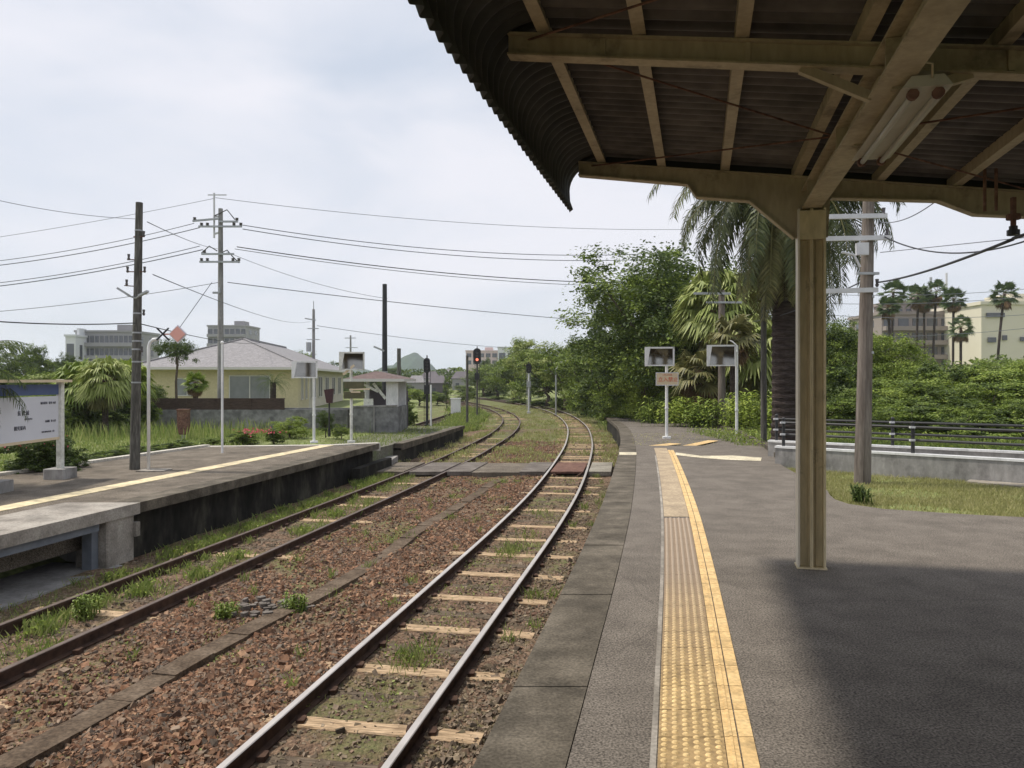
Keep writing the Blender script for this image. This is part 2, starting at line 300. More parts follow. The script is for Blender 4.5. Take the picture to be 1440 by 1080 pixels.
# ------------------------------------------------------------------ ground and track bed
def smooth(a, b, x):
    t = min(max((x-a)/(b-a), 0), 1); return t*t*(3-2*t)
WX = spl([(4, 15.6), (12.8, 8.4), (15.4, 5.3), (17, 5.6), (22, 6.6), (40, 9)])   # foot of the low wall / platform rear
def gz(x, y):
    le = LE(y) if y < 38 else -8.2-(y-38)*.03 if y < 75 else LC(y)-6
    re = RE(y) if y < 44 else RC(y)+2.2
    low = -1.32
    if x < le: 
        h = -.46-.25*smooth(20, 45, y)
        z = low+(h-low)*smooth(.6, 2.6 if y < 38 else 5, le-x)
    elif x > re:
        h = -.09-.12*smooth(16.5, 20, y)-.3*smooth(21, 40, y)*(1-smooth(10, 16, x))
        z = low+(h-low)*smooth(.5, 1.8 if y < 44 else 4, x-re)
    else: z = low
    if y > 90: z += (smooth(90, 220, y))*.7
    return z
def sheet(xs, ys, zf):
    V = np.array([(x, y, zf(x, y)) for y in ys for x in xs]); nx = len(xs)
    FQ = np.array([(j*nx+i, j*nx+i+1, (j+1)*nx+i+1, (j+1)*nx+i) for j in range(len(ys)-1) for i in range(nx-1)])
    return V, FQ
xs = [-2500, -900, -400, -200, -120, -80, -60, -48, -40]+[-34+i*.75 for i in range(92)]+[36, 42, 50, 60, 80, 120, 200, 400, 900, 2500]
ys = [-60, -30, -15]+[-8+i*.8 for i in range(90)]+[66+i*3 for i in range(24)]+[145, 170, 220, 300, 450, 700, 1200, 3000]
V, FQ = sheet(xs, ys, gz); ground = npmesh('ground', V, FQ, M['ground'], smooth=True); tag(ground, kind='structure')
def bedz(x, y):
    z = -1.2+.035*math.sin(x*2.1+y*.7)*math.sin(y*1.3-x)
    for c in (RC(y), LC(y)):
        d = abs(x-c)
        if d < 1.4: z = z*(smooth(.9, 1.4, d))+(-1.205)*(1-smooth(.9, 1.4, d))
    if y > 38:
        z -= .1*smooth(3.2, 5, abs(x-(RC(y)+LC(y))/2))
    return z
vv = []; ff = []; yy = [-8+i*.3 for i in range(170)]+[43+i*1.0 for i in range(60)]+[103+i*5 for i in range(20)]
NX = 48
for y in yy:
    a = LE(y)-.15 if y < 38 else LC(y)-2.0-5.2*smooth(38, 44, y)*(1-smooth(75, 110, y)*.6)
    b = RE(y)+.15 if y < 44 else RC(y)+2.0
    for i in range(NX+1):
        x = a+(b-a)*i/NX; vv.append((x, y, bedz(x, y)+RNG.normal(0, .008)))
for j in range(len(yy)-1):
    for i in range(NX): ff.append((j*(NX+1)+i, j*(NX+1)+i+1, (j+1)*(NX+1)+i+1, (j+1)*(NX+1)+i))
tb = npmesh('track_bed', vv, ff, M['ballast'], smooth=True); tag(tb, kind='structure')
m = M['ballast']; ntm = m.node_tree; b_ = ntm.nodes['Principled BSDF']; old = b_.inputs['Base Color'].links[0].from_socket
g = ntm.nodes.new('ShaderNodeNewGeometry'); nz = ntm.nodes.new('ShaderNodeTexNoise'); nz.inputs['Scale'].default_value = .55; nz.inputs['Detail'].default_value = 7; nz.inputs['Roughness'].default_value = .7
ntm.links.new(g.outputs['Position'], nz.inputs[0])
sx = ntm.nodes.new('ShaderNodeSeparateXYZ'); ntm.links.new(g.outputs['Position'], sx.inputs[0])
mr = ntm.nodes.new('ShaderNodeMapRange'); mr.inputs[1].default_value = 22; mr.inputs[2].default_value = 75; mr.inputs[3].default_value = 0; mr.inputs[4].default_value = .22; ntm.links.new(sx.outputs[1], mr.inputs[0])
ad = ntm.nodes.new('ShaderNodeMath'); ntm.links.new(nz.outputs[0], ad.inputs[0]); ntm.links.new(mr.outputs[0], ad.inputs[1])
rr = ntm.nodes.new('ShaderNodeValToRGB'); rr.color_ramp.elements[0].position = .5; rr.color_ramp.elements[1].position = .64; ntm.links.new(ad.outputs[0], rr.inputs[0])
mxx = ntm.nodes.new('ShaderNodeMixRGB'); mxx.inputs[2].default_value = (.15, .16, .065, 1); ntm.links.new(rr.outputs[0], mxx.inputs[0]); ntm.links.new(old, mxx.inputs[1]); ntm.links.new(mxx.outputs[0], b_.inputs['Base Color'])

# loose stones lying on the bed
CUBE = np.array([(-1, -1, -1), (1, -1, -1), (1, 1, -1), (-1, 1, -1), (-1, -1, 1), (1, -1, 1), (1, 1, 1), (-1, 1, 1)], float)*.5
CF = np.array([(0, 3, 2, 1), (4, 5, 6, 7), (0, 1, 5, 4), (1, 2, 6, 5), (2, 3, 7, 6), (3, 0, 4, 7)])
def rotm(n):
    q = RNG.normal(size=(n, 4)); q /= np.linalg.norm(q, axis=1)[:, None]; a, b, c, d = q.T
    return np.stack([1-2*(c*c+d*d), 2*(b*c-a*d), 2*(b*d+a*c), 2*(b*c+a*d), 1-2*(b*b+d*d), 2*(c*d-a*b), 2*(b*d-a*c), 2*(c*d+a*b), 1-2*(b*b+c*c)], 1).reshape(n, 3, 3)
def stones(name, n, posf, size, m, lab):
    pts = np.array([posf() for _ in range(n)]); s = size*RNG.uniform(.35, 1.3, (n, 1, 1))*np.where(RNG.random((n, 1, 1)) < .06, 1.8, 1)
    C = CUBE[None]*RNG.uniform(.55, 1.15, (n, 1, 3))*s*(1+RNG.normal(0, .16, (n, 8, 3)))
    C[:, 4:, :2] *= RNG.uniform(.5, .85, (n, 1, 1)); C[:, :4, :2] *= RNG.uniform(.65, 1, (n, 1, 1))
    Vx = np.einsum('nij,nkj->nki', rotm(n), C)+pts[:, None, :]
    Fx = (CF[None]+8*np.arange(n)[:, None, None]).reshape(-1, 4)
    return tag(npmesh(name, Vx.reshape(-1, 3), Fx, m), kind='stuff', label=lab)
def nearY(a, b, p=1.0):                  # more samples near the camera
    u = random.random(); return a*(b/a)**(u**p)
CTF = spl([(-4, -5.8), (5, -3.9), (5.74, -3.68), (6.45, -3.5), (7.4, -3.3), (8.6, -3.0), (10.3, -2.5), (12.2, -2.1), (15.1, -1.69), (16.6, -1.35), (20, -.75), (22.6, -.3)])
def pos_mid():
    while 1:
        y = nearY(3.5, 36, .95); x = random.uniform(LC(y)+.75, RC(y)-.72)
        if y < 22 and abs(x-CTF(y)) < (.15 if y < 11 else .09) and random.random() < .93: continue
        pn = math.sin(x*2.3+y*1.1+.6*math.sin(y*2.1))+math.sin(y*1.3-x*1.9+.7*math.sin(x*3))+.5*math.sin(x*6+y*4.3)
        if random.random() < (.95 if pn > .1 else .12+.3*max(0, pn+1)): return (x, y, bedz(x, y)+.008)
stones('ballast_stones', 95000, pos_mid, .039, M['stone'], None)
def pos_in():
    y = nearY(3.5, 36); c, o = random.choice([(RC, (-.5, .5)), (RC, (.62, 1.55)), (LC, (-.5, .5)), (LC, (-1.55, -.62)), (RC, (.62, 1.4))])
    x = c(y)+random.uniform(*o); return (x, y, -1.205)
stones('ballast_gravel', 44000, pos_in, .032, M['stone_grey'], None)

# ------------------------------------------------------------------ tracks
RZ = -1.06
def offs(c, y, o):
    d = .05; h = (c(y+d)-c(y-d))/(2*d); n = Vector((1, -h, 0)).normalized(); return Vector((c(y), y, 0))+n*o
PROF = [(-.062, -.14), (.062, -.14), (.062, -.128), (.01, -.115), (.01, -.042), (.0325, -.034), (.0325, -.006), (.026, 0), (-.026, 0), (-.0325, -.006), (-.0325, -.034), (-.01, -.042), (-.01, -.115), (-.062, -.128)]
def rail(c, off, y0, y1, parent, mats):
    vs = []; fs = []; ms = []; y = y0; n = len(PROF); rows = 0
    while y <= y1:
        for px, pz in PROF:
            p = offs(c, y, off+px); vs.append((p.x, p.y, RZ+pz))
        rows += 1; y += .35 if y < 60 else 1.2
    for j in range(rows-1):
        for i in range(n):
            fs.append((j*n+i, j*n+(i+1) % n, (j+1)*n+(i+1) % n, (j+1)*n+i)); ms.append(1 if i in (6, 7, 8) else 0)
    mb = MB(); mb.v = vs; mb.f = fs; mb.m = ms
    return mb.build('rail', mats, parent)
def sleeper_mesh(L_, w, h, seed):
    r = random.Random(seed); mb = MB(); n = 10
    for i in range(n+1):
        pass
    vs = []; fs = []
    for i in range(n+1):
        x = -L_/2+L_*i/n; k = .004*r.uniform(-1, 1); e = .006 if i in (0, n) else 0
        vs += [(x, -w/2+k, -h/2), (x, w/2+k, -h/2), (x, w/2+k, h/2-.012-e), (x, w/2-.012+k, h/2-e+r.uniform(-.003, .003)), (x, -w/2+.012+k, h/2-e), (x, -w/2+k, h/2-.012-e)]
    for i in range(n):
        for k in range(6): fs.append((i*6+k, i*6+(k+1) % 6, i*6+6+(k+1) % 6, i*6+6+k))
    fs += [tuple(range(5, -1, -1)), tuple(range(n*6, n*6+6))]
    mb.add(vs, fs); return mb
def track(name, c, y0, y1, lab, mats, new_every, seed, maxpart, dz=0):
    root = empty(name, (0, 0, 0), 0, lab, 'railway track'); root['group'] = 'railway tracks curving away'
    for o in (-.566, .566): rail(c, o, y0, y1, root, mats)
    r = random.Random(seed); protoN = protoO = None; y = 3.9; k = 0; rest = MB()
    while y < y1-2:
        h = (c(y+.1)-c(y-.1))/.2; isnew = (k % 2 == 0) if new_every else (r.random() < .25)
        if y > 16 and new_every: isnew = r.random() < .6
        z = -1.2-.06+(.012 if isnew else -.006)+dz+r.uniform(-.006, .004)
        if k < maxpart:
            if isnew:
                if protoN is None: o = protoN = sleeper_mesh(2.05, .2, .13, 1).build('sleeper', M['wood_new'], root)
                else: o = protoN.copy(); COL.objects.link(o)
            else:
                if protoO is None: o = protoO = sleeper_mesh(2.05, .2, .13, 2).build('sleeper', M['wood_old'], root)
                else: o = protoO.copy(); COL.objects.link(o)
            o.parent = root; o.location = (c(y)+r.uniform(-.05, .05), y, z); o.rotation_euler = (0, 0, -math.atan(h)+r.uniform(-.015, .015)+(PI if r.random() < .5 else 0))
        else: rest.box((c(y), y, z), (2.05, .2, .13), rz=-math.atan(h))
        k += 1; y += .625
    if rest.v: tag(rest.build('sleeper_rows', M['wood_old'], root), kind='stuff')
    # rail chairs / spikes beside the rails
    mb = MB(); y = 3.9
    while y < 22:
        for o in (-.566, .566):
            for q in (-.09, .09):
                p = offs(c, y, o+q); mb.box((p.x, p.y, -1.18+dz), (.07, .11, .05), ch=.01)
        y += .625
    tag(mb.build('rail_spikes', M['rail_rust'], root), kind='stuff')
    return root
track('railway_track', RC, -5, 160, 'near railway track with shiny polished rails and pale new sleepers beside the right platform', [M['rail_rust'], M['rail_top']], True, 3, 99)
track('railway_track', LC, -5, 160, 'rusty overgrown railway track running beside the left platform', [M['rail_rust'], M['rail_rust_top']], False, 5, 99, -.0)
track('railway_track', SCV, 34, 120, 'far siding track behind the end of the left platform', [M['rail_rust'], M['rail_rust_top']], False, 9, 60)
# low covered cable trough between the tracks
ct = MB(); pts = [(5, -3.9), (5.74, -3.68), (6.45, -3.5), (7.4, -3.3), (8.6, -3.0), (10.3, -2.5), (12.2, -2.1), (15.1, -1.69), (16.6, -1.35), (20, -.75), (22.6, -.3)]
cf = spl([(-4, -5.8)]+pts)
y = -2.0; rt = random.Random(4)
while y < 22:
    h = (cf(y+.1)-cf(y-.1))/.2; a = offs(cf, y, 0); b = offs(cf, y+.585, 0); z = -1.15+rt.uniform(-.012, .008)-(.015 if y > 11 else 0)
    ct.bar((a.x, a.y, z-.05), (b.x, b.y, z-.05+rt.uniform(-.008, .008)), .26, .12); y += .588
tag(ct.build('cable_trough', mat('trough', [(.06, .042, .028), (.11, .08, .055), (.16, .122, .088)], 3, .95, coord='World', fine=(30, .4), bump=.5, bscale=40)), 'half buried flat brown cable trough running between the two tracks', 'cable trough')
# scrap of pale rubble next to the trough
mb = MB(); rr_ = random.Random(11)
for i in range(34):
    p = (-3.3+rr_.uniform(-.1, .6), 9.5+rr_.uniform(-.2, .5)); mb.box((p[0], p[1], -1.16+rr_.uniform(-.02, .02)), (rr_.uniform(.04, .12), rr_.uniform(.04, .1), rr_.uniform(.03, .06)), rz=rr_.uniform(0, 3), ch=.015)
mb.bar((-2.95, 9.25, -1.15), (-2.45, 9.7, -1.16), .05, .03)
tag(mb.build('rubble_heap', M['cross_c']), 'small heap of pale broken rubble beside the cable trough', 'rubble')

# foot crossing
cx = empty('foot_crossing', (0, 24.2, -1.2), 0, 'flat boarded foot crossing laid across both tracks to the left platform', 'level crossing')
def slab(x0, x1, y0, y1, z, th, m, name, sk=.1):
    mb = MB(); poly = [(x0, y0-24.2, z+1.2), (x1, y0-24.2-sk*(x1-x0)*.0, z+1.2), (x1+sk, y1-24.2, z+1.2), (x0+sk, y1-24.2, z+1.2)]
    mb.prism(poly, (0, 0, -th), (0, 0, 0)); return mb.build(name, m, cx)
ya, yb = 23.0, 25.6
slab(-4.25, LC(ya)-.64, ya, yb, -1.05, .16, M['asphalt_old'], 'approach_slab', .35)
slab(LC(ya)-.48, LC(ya)+.48, ya, yb, -1.055, .1, M['cross_c'], 'crossing_panel', .42)
slab(LC(ya)+.64, LC(ya)+1.35, ya, yb, -1.05, .12, M['cross_c'], 'crossing_panel', .42)
slab(LC(ya)+1.36, RC(ya)-1.4, ya, yb, -1.075, .14, M['asphalt_old'], 'middle_slab', .4)
slab(RC(ya)-1.39, RC(ya)-.64, ya, yb, -1.05, .12, M['cross_c'], 'crossing_panel', .38)
slab(RC(ya)-.48, RC(ya)+.48, ya, yb, -1.05, .06, M['rusty'], 'steel_plate', .38)
slab(RC(ya)+.64, RC(ya)+1.3, ya, yb, -1.05, .12, M['cross_d'], 'crossing_panel', .38)
mb = MB()
for s in (-1, 1): mb.bar((RC(ya)+s*.46, ya-24.2, .12), (RC(ya)+s*.25, ya-24.2-.12, 0), .05, .03)
mb.bar((RC(ya)-.25, ya-24.2-.12, 0), (RC(ya)+.25, ya-24.2-.12, 0), .05, .03); mb.build('support_bracket', M['rail_rust'], cx)

# ------------------------------------------------------------------ right platform
def pz(y): return -.0-.1*smooth(19.6, 20.6, y)-.35*smooth(22, 44, y)
RB = spl([(-8, 14), (7.5, 13.5), (8.6, 9), (9.4, 6.1), (10.2, 4.55), (12, 4.78), (15.3, 5.25), (17, 5.75), (25, 7.3), (34, 8.3), (44, 8.2)])
def strip(name, fa, fb, y0, y1, dy, m, z0=0.0, skirt=None, n=1, parent=None, zf=pz):
    ys_ = []; y = y0
    while y < y1-1e-6: ys_.append(y); y += dy
    ys_.append(y1); vs = []; fs = []
    for y in ys_:
        a, b = fa(y), fb(y)
        for i in range(n+1): vs.append((a+(b-a)*i/n, y, zf(y)+z0))
    for j in range(len(ys_)-1):
        for i in range(n): fs.append((j*(n+1)+i, j*(n+1)+i+1, (j+1)*(n+1)+i+1, (j+1)*(n+1)+i))
    if skirt:                          # closed body down to skirt
        nv = len(vs); vs += [(p[0], p[1], skirt) for p in vs]
        R = len(ys_); w_ = n+1
        for j in range(R-1):
            fs.append((j*w_, (j+1)*w_, nv+(j+1)*w_, nv+j*w_)); fs.append((j*w_+n, nv+j*w_+n, nv+(j+1)*w_+n, (j+1)*w_+n))
        for i in range(n):
            fs.append((i, nv+i, nv+i+1, i+1)); k = (R-1)*w_; fs.append((k+i, k+i+1, nv+k+i+1, nv+k+i))
    mb = MB(); mb.add(vs, fs); return mb.build(name, m, parent)
plat = strip('platform', lambda y: RE(y)+.37, RB, -8, 44, .4, M['asphalt'], 0, -1.4, 10); tag(plat, kind='structure')
# coping slabs of the platform edge, butted with narrow joints
cop = empty('platform_edge', (0, 0, 0)); cop['kind'] = 'structure'
y = -3.0; protoc = []
mb = MB()
while y < 43.5:
    L_ = .9; g_ = .003
    a, b = y+g_, y+L_-g_; za, zb = pz(a), pz(b); dz_ = random.uniform(-.003, .003)+.002
    vs = [(RE(a)-.03, a, za+dz_), (RE(a)+.365, a, za+dz_), (RE(b)+.365, b, zb+dz_), (RE(b)-.03, b, zb+dz_)]
    mb.prism(vs, (0, 0, -.14), (0, 0, 0)); y += L_
mb.build('coping', M['coping'], cop)
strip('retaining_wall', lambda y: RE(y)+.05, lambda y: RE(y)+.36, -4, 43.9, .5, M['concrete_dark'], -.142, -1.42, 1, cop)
# tactile paving: worn dotted tiles + solid yellow guide line
tact = empty('tactile_paving', (0, 0, 0), 0, 'yellow tactile paving strip with raised dots curving along the right platform', 'tactile paving')
TS = lambda y: RE(y)+.745+.0035*y
def tile_rows(y0, y1, m, name):
    mb = MB(); y = y0
    while y < y1:
        a, b = y+.003, y+.297
        vs = [(TS(a), a, pz(a)), (TS(a)+.3, a, pz(a)), (TS(b)+.3, b, pz(b)), (TS(b), b, pz(b))]
        mb.prism(vs, (0, 0, .001), (0, 0, .006)); 
        if y < 16:
            nn = 8 if y < 5 else 6
            for i in range(6):
                for j in range(6):
                    yy_ = a+.025+j*.049+(.0245 if i % 2 else 0)*.9; xx_ = TS(yy_)+.027+i*.049; r0 = .0165; r1 = .009; z = pz(yy_)+.006
                    vs = [(xx_+r0*math.cos(2*PI*k/nn), yy_+r0*math.sin(2*PI*k/nn), z) for k in range(nn)]+[(xx_+r1*math.cos(2*PI*k/nn), yy_+r1*math.sin(2*PI*k/nn), z+.007) for k in range(nn)]
                    mb.add(vs, [tuple(range(nn, 2*nn))]+[(k, (k+1) % nn, nn+(k+1) % nn, nn+k) for k in range(nn)], 1)
        y += .3
    return mb.build(name, [m, M['dot']], tact)
m = M['tact'] = mat('tactile', [(.2, .135, .065), (.32, .22, .1), (.42, .29, .14)], 3, .8, coord='World', fine=(40, .3), pos=(.15, .45, .75))
tn = m.node_tree; b_ = tn.nodes['Principled BSDF']; old = b_.inputs['Base Color'].links[0].from_socket
g = tn.nodes.new('ShaderNodeNewGeometry'); sx = tn.nodes.new('ShaderNodeSeparateXYZ'); tn.links.new(g.outputs['Position'], sx.inputs[0])
mr = tn.nodes.new('ShaderNodeMapRange'); mr.inputs[1].default_value = 4.2; mr.inputs[2].default_value = 6.5; tn.links.new(sx.outputs[1], mr.inputs[0])
mxx = tn.nodes.new('ShaderNodeMixRGB'); mxx.inputs[2].default_value = (.24, .175, .115, 1); tn.links.new(mr.outputs[0], mxx.inputs[0]); tn.links.new(old, mxx.inputs[1]); tn.links.new(mxx.outputs[0], b_.inputs['Base Color'])
for mm_, cc_ in ((M['dot'], (.4, .32, .24, 1)),):
    t_ = mm_.node_tree; b_ = t_.nodes['Principled BSDF']; old = b_.inputs['Base Color'].links[0].from_socket
    g = t_.nodes.new('ShaderNodeNewGeometry'); sx = t_.nodes.new('ShaderNodeSeparateXYZ'); t_.links.new(g.outputs['Position'], sx.inputs[0])
    mr = t_.nodes.new('ShaderNodeMapRange'); mr.inputs[1].default_value = 4.2; mr.inputs[2].default_value = 6.8; t_.links.new(sx.outputs[1], mr.inputs[0])
    mxx = t_.nodes.new('ShaderNodeMixRGB'); mxx.inputs[2].default_value = cc_; t_.links.new(mr.outputs[0], mxx.inputs[0]); t_.links.new(old, mxx.inputs[1]); t_.links.new(mxx.outputs[0], b_.inputs['Base Color'])
tile_rows(-2.4, 9.3, M['tact'], 'dotted_tiles')
strip('plain_tiles', TS, lambda y: TS(y)+.3, 9.4, 18.9, .3, mat('plain_tile', [(.27, .215, .15), (.38, .3, .205), (.46, .37, .25)], 3, .85, coord='World', fine=(30, .25)), .005, None, 1, tact)
mb = MB(); y = -2.4
while y < 18.2:
    a, b = y+.003, y+.297
    for u0, u1, zz in ((.304, .362, .007), (.37, .436, .007)):
        vs = [(TS(a)+u0, a, pz(a)), (TS(a)+u1, a, pz(a)), (TS(b)+u1, b, pz(b)), (TS(b)+u0, b, pz(b))]
        mb.prism(vs, (0, 0, .001), (0, 0, zz))
    vs = [(TS(a)+.326, a, pz(a)), (TS(a)+.340, a, pz(a)), (TS(b)+.340, b, pz(b)), (TS(b)+.326, b, pz(b))]
    mb.prism(vs, (0, 0, .0075), (0, 0, .011)); y += .3
mb.build('yellow_line', M['yellow'], tact)
strip('white_line', lambda y: TS(y)-.034, lambda y: TS(y)-.006, -2, 17, .3, M['coping_pale'], .004, None, 1, tact)
mb = MB()
for (a, b, wd) in ((G(945, 628, 0), G(1003, 616, 0), .3), (G(900, 626, 0), G(950, 620, 0), .35)):
    mb.bar(a+Vector((0, 0, -.06)), b+Vector((0, 0, -.06-.1*0)), wd, .006)
mb.build('end_line', M['yellow'], tact).location.z = -.01
mb = MB(); Z = .008
q = [G(950, 640, 0), G(985, 644, 0), G(1025, 647, 0), G(1070, 648.5, 0), G(1071, 644, 0), G(1030, 641, 0), G(985, 641.5, 0), G(950, 636.5, 0)]
mb.prism(q, (0, 0, .002), (0, 0, Z)); mb.build('branch_line', M['pale_paint'], tact)
mb = MB(); q = [G(871, 640, 0), G(895, 640, 0), G(895, 636.6, 0), G(871, 636.6, 0)]; mb.prism(q, (0, 0, .004), (0, 0, .009))
tag(mb.build('stop_mark', M['pale_paint']), 'short pale yellow painted bar on the right platform edge before the crossing', 'floor marking')
# kerb with planted strip on the far right of the platform
mb = MB(); kb = spl([(15.6, 5.35), (17.2, 5.8), (21, 6.6), (25.5, 7.45), (30, 8.0)])
y = 16.6
while y < 29:
    mb.bar((kb(y), y, .02+pz(y)), (kb(y+.96), y+.96, .02+pz(y+.96)), .14, .16); y += 1
tag(mb.build('kerb', M['coping']), kind='structure')

# ------------------------------------------------------------------ left platform
LZ = -.3
def lz(y): return LZ
lp = strip('platform_left', lambda y: LE(y)-8.5+.18*0 if y < 12 else max(LE(y)-8.5, -10.95+.235*(y-14)-.2), lambda y: LE(y)-.42, -6, 23.2, .6, M['asphalt_old'], 0, -.9, 6, None, lz); tag(lp, kind='structure')
mb = MB()
vs = [(LE(9.9)-.41, 10.15, LZ), (LE(9.9)-2.4, 10.15, LZ)]
lcop = empty('platform_edge_left', (0, 0, 0)); lcop['kind'] = 'structure'
strip('coping', lambda y: LE(y)-.415, lambda y: LE(y)+.03, 12.4, 24.0, .45, M['coping'], .004, LZ-.16, 1, lcop, lz)
strip('pale_coping', lambda y: LE(y)-1.15, lambda y: LE(y)+.05, -6, 12.39, .45, M['coping_pale'], .006, LZ-.17, 2, lcop, lz)
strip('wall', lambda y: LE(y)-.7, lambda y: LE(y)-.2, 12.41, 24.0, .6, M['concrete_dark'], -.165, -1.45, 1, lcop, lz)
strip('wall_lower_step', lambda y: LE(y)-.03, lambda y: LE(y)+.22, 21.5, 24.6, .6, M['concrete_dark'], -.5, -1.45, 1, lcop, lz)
# hollow under the near part: beam, pier, steel jamb, back wall, floor
mb = MB(); a = offs(LE, 12.0, -.3); mb.box((LE(12.0)-.25, 12.05, -.82), (.55, .62, .71), rz=-.18, ch=.02); mb.box((LE(12.36)-.02, 12.33, -.7), (.16, .1, .22), rz=-.18)
mb.build('concrete_pier', M['coping_pale'], lcop)
mb = MB(); mb.box((LE(11.62)-.2, 11.66, -.83), (.16, .14, .7), rz=-.18); mb.bar((LE(11.6)-.1, 11.6, -.53), (LE(3)-.1, 3, -.53), .16, .12); mb.build('steel_jamb', mat('jamb', [(.12, .14, .17), (.2, .22, .25)], 4, .7), lcop)
mb = MB(); mb.bar((LE(12)-2.3, 12.2, -.85), (LE(1)-2.3, 1, -.85), .12, .8); mb.bar((LE(12)-2.3, 12.36, -.85), (LE(12)-.4, 12.36, -.85), .1, .8); mb.box((LE(10)-1.7, 9.8, -.85), (.3, .3, .8)); mb.build('recess_wall', M['concrete'], lcop)
mb = MB(); mb.prism([(LE(12)+.1, 11.9, 0), (LE(12)-2.6, 12.3, 0), (LE(0)-2.6, 0, 0), (LE(0)+.3, 0, 0)], (0, 0, -1.3), (0, 0, -1.17)); mb.build('recess_floor', M['concrete'], lcop)
# markings on the left platform
yl = spl([(-6, -10.6), (8, -8.35), (12.26, -7.62), (19, -6.3), (23.5, -5.4)])
yline = strip('yellow_guide_line', lambda y: yl(y)-.2, lambda y: yl(y)+.18, -6, 23.2, .6, mat('lyellow', [(.45, .38, .25), (.62, .52, .32), (.7, .6, .38)], 2, .8, coord='World', fine=(9, .25)), .01, LZ+.001, 1, None, lz)
tag(yline, 'long pale yellow guide line along the left platform', 'floor marking')
bk = spl([(12, -11.3), (15.9, -10.35), (19.2, -9.6), (22.6, -8.85), (24, -8.5)])
wl = strip('rear_kerb', lambda y: bk(y)-.2, bk, 9, 22.8, .9, M['kerb_pale'], .06, LZ-.5, 1, None, lz); tag(wl, kind='structure')
mb = MB(); mb.bar((-8.9, 22.75, LZ-.1), (-5.35, 23.3, LZ-.1), .3, .23); mb.bar((-5.35, 23.3, LZ-.1), (-4.1, 24.05, LZ-.1), .3, .235)
tag(mb.build('end_kerb', M['kerb_pale']), kind='structure')
# second, lower part of the left platform
lo = spl([(24, -.5), (27, -.55), (38, -.62)])
lp2 = strip('platform_far', lambda y: LE(y)-4.6+.1*(y-24), lambda y: LE(y)-.3, 24.4, 38.2, .8, mat('gravel_top', [(.1, .095, .08), (.16, .155, .12), (.14, .17, .07)], 1.6, .95, coord='World', fine=(16, .4), bump=.4, bscale=20), 0, -1.3, 4, None, lo); tag(lp2, kind='structure')
cp2 = strip('platform_far_edge', lambda y: LE(y)-.29, lambda y: LE(y)+.02, 26.6, 38.2, .9, M['coping'], .03, -.74, 1, None, lo); tag(cp2, kind='structure')
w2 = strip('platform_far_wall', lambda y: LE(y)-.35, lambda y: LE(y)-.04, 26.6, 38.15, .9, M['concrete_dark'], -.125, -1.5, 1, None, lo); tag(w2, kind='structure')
mb = MB(); mb.box((LE(25.3)-.3, 25.3, -1.0), (.8, 1.7, .22)); mb.box((LE(25.4)-.75, 25.3, -.82), (.5, 1.7, .22))
tag(mb.build('platform_steps', M['concrete']), 'low concrete steps from the crossing up to the left platform', 'steps')
#@@PART2
# ------------------------------------------------------------------ platform canopy
TH = math.atan(.238); BASE = Vector(((1140-720)*6.9/F, 6.9, 0))
A_ = Vector((math.sin(TH), math.cos(TH), 0)); T_ = Vector((math.cos(TH), -math.sin(TH), 0))
can = empty('platform_canopy', BASE, -TH, 'dark corrugated platform canopy on beige steel posts and beams overhead', 'platform canopy')
# local frame of the canopy: x = across (t), y = along (s)
def rz_(t): return 3.54-.13*t
mb = MB(); vs = []; fs = []
prof = [(3.3, rz_(3.3)), (2.0, rz_(2.0)), (.8, rz_(.8)), (-.4, rz_(-.4)), (-1.2, rz_(-1.2)), (-1.8, rz_(-1.8))]
for k in range(1, 11):
    a = k/10*PI/2; prof.append((-1.8-.40*math.sin(a)**.9, rz_(-1.8)-.30*(1-math.cos(a))))
prof += [(-2.195, rz_(-1.8)-.40), (-2.165, rz_(-1.8)-.485)]
nr = []
for i, (t, z) in enumerate(prof):
    a = prof[max(i-1, 0)]; b = prof[min(i+1, len(prof)-1)]; d = Vector((b[0]-a[0], b[1]-a[1])).normalized(); nr.append((-d.y, d.x))
ss = [.24-i*.0165 for i in range(1010)]
for s in ss:
    q = .023*math.sin(2*PI*s/.132)
    for (t, z), (nx_, nz_) in zip(prof, nr): vs.append((t+nx_*q, s, z+nz_*q))
n = len(prof); fs = [(j*n+i, j*n+i+1, (j+1)*n+i+1, (j+1)*n+i) for j in range(len(ss)-1) for i in range(n-1)]
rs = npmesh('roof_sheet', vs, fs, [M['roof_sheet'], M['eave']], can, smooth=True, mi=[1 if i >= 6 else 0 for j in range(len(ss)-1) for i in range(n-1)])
sd = rs.modifiers.new('thickness', 'SOLIDIFY'); sd.thickness = .004
dz0 = rs
def tz(t): return 3.435-.13*t          # underside of purlins
for t in (-1.85, -1.3, -.74, -.12, .55, 1.15, 1.8, 2.45, 3.1):
    mb = MB(); mb.bar((t, .12, tz(t)+.045), (t, -16.2, tz(t)+.045), .055, .088); mb.bar((t+.032, .12, tz(t)+.004), (t+.032, -16.2, tz(t)+.004), .03, .007)
    mb.build('purlin', M['cream'], can)
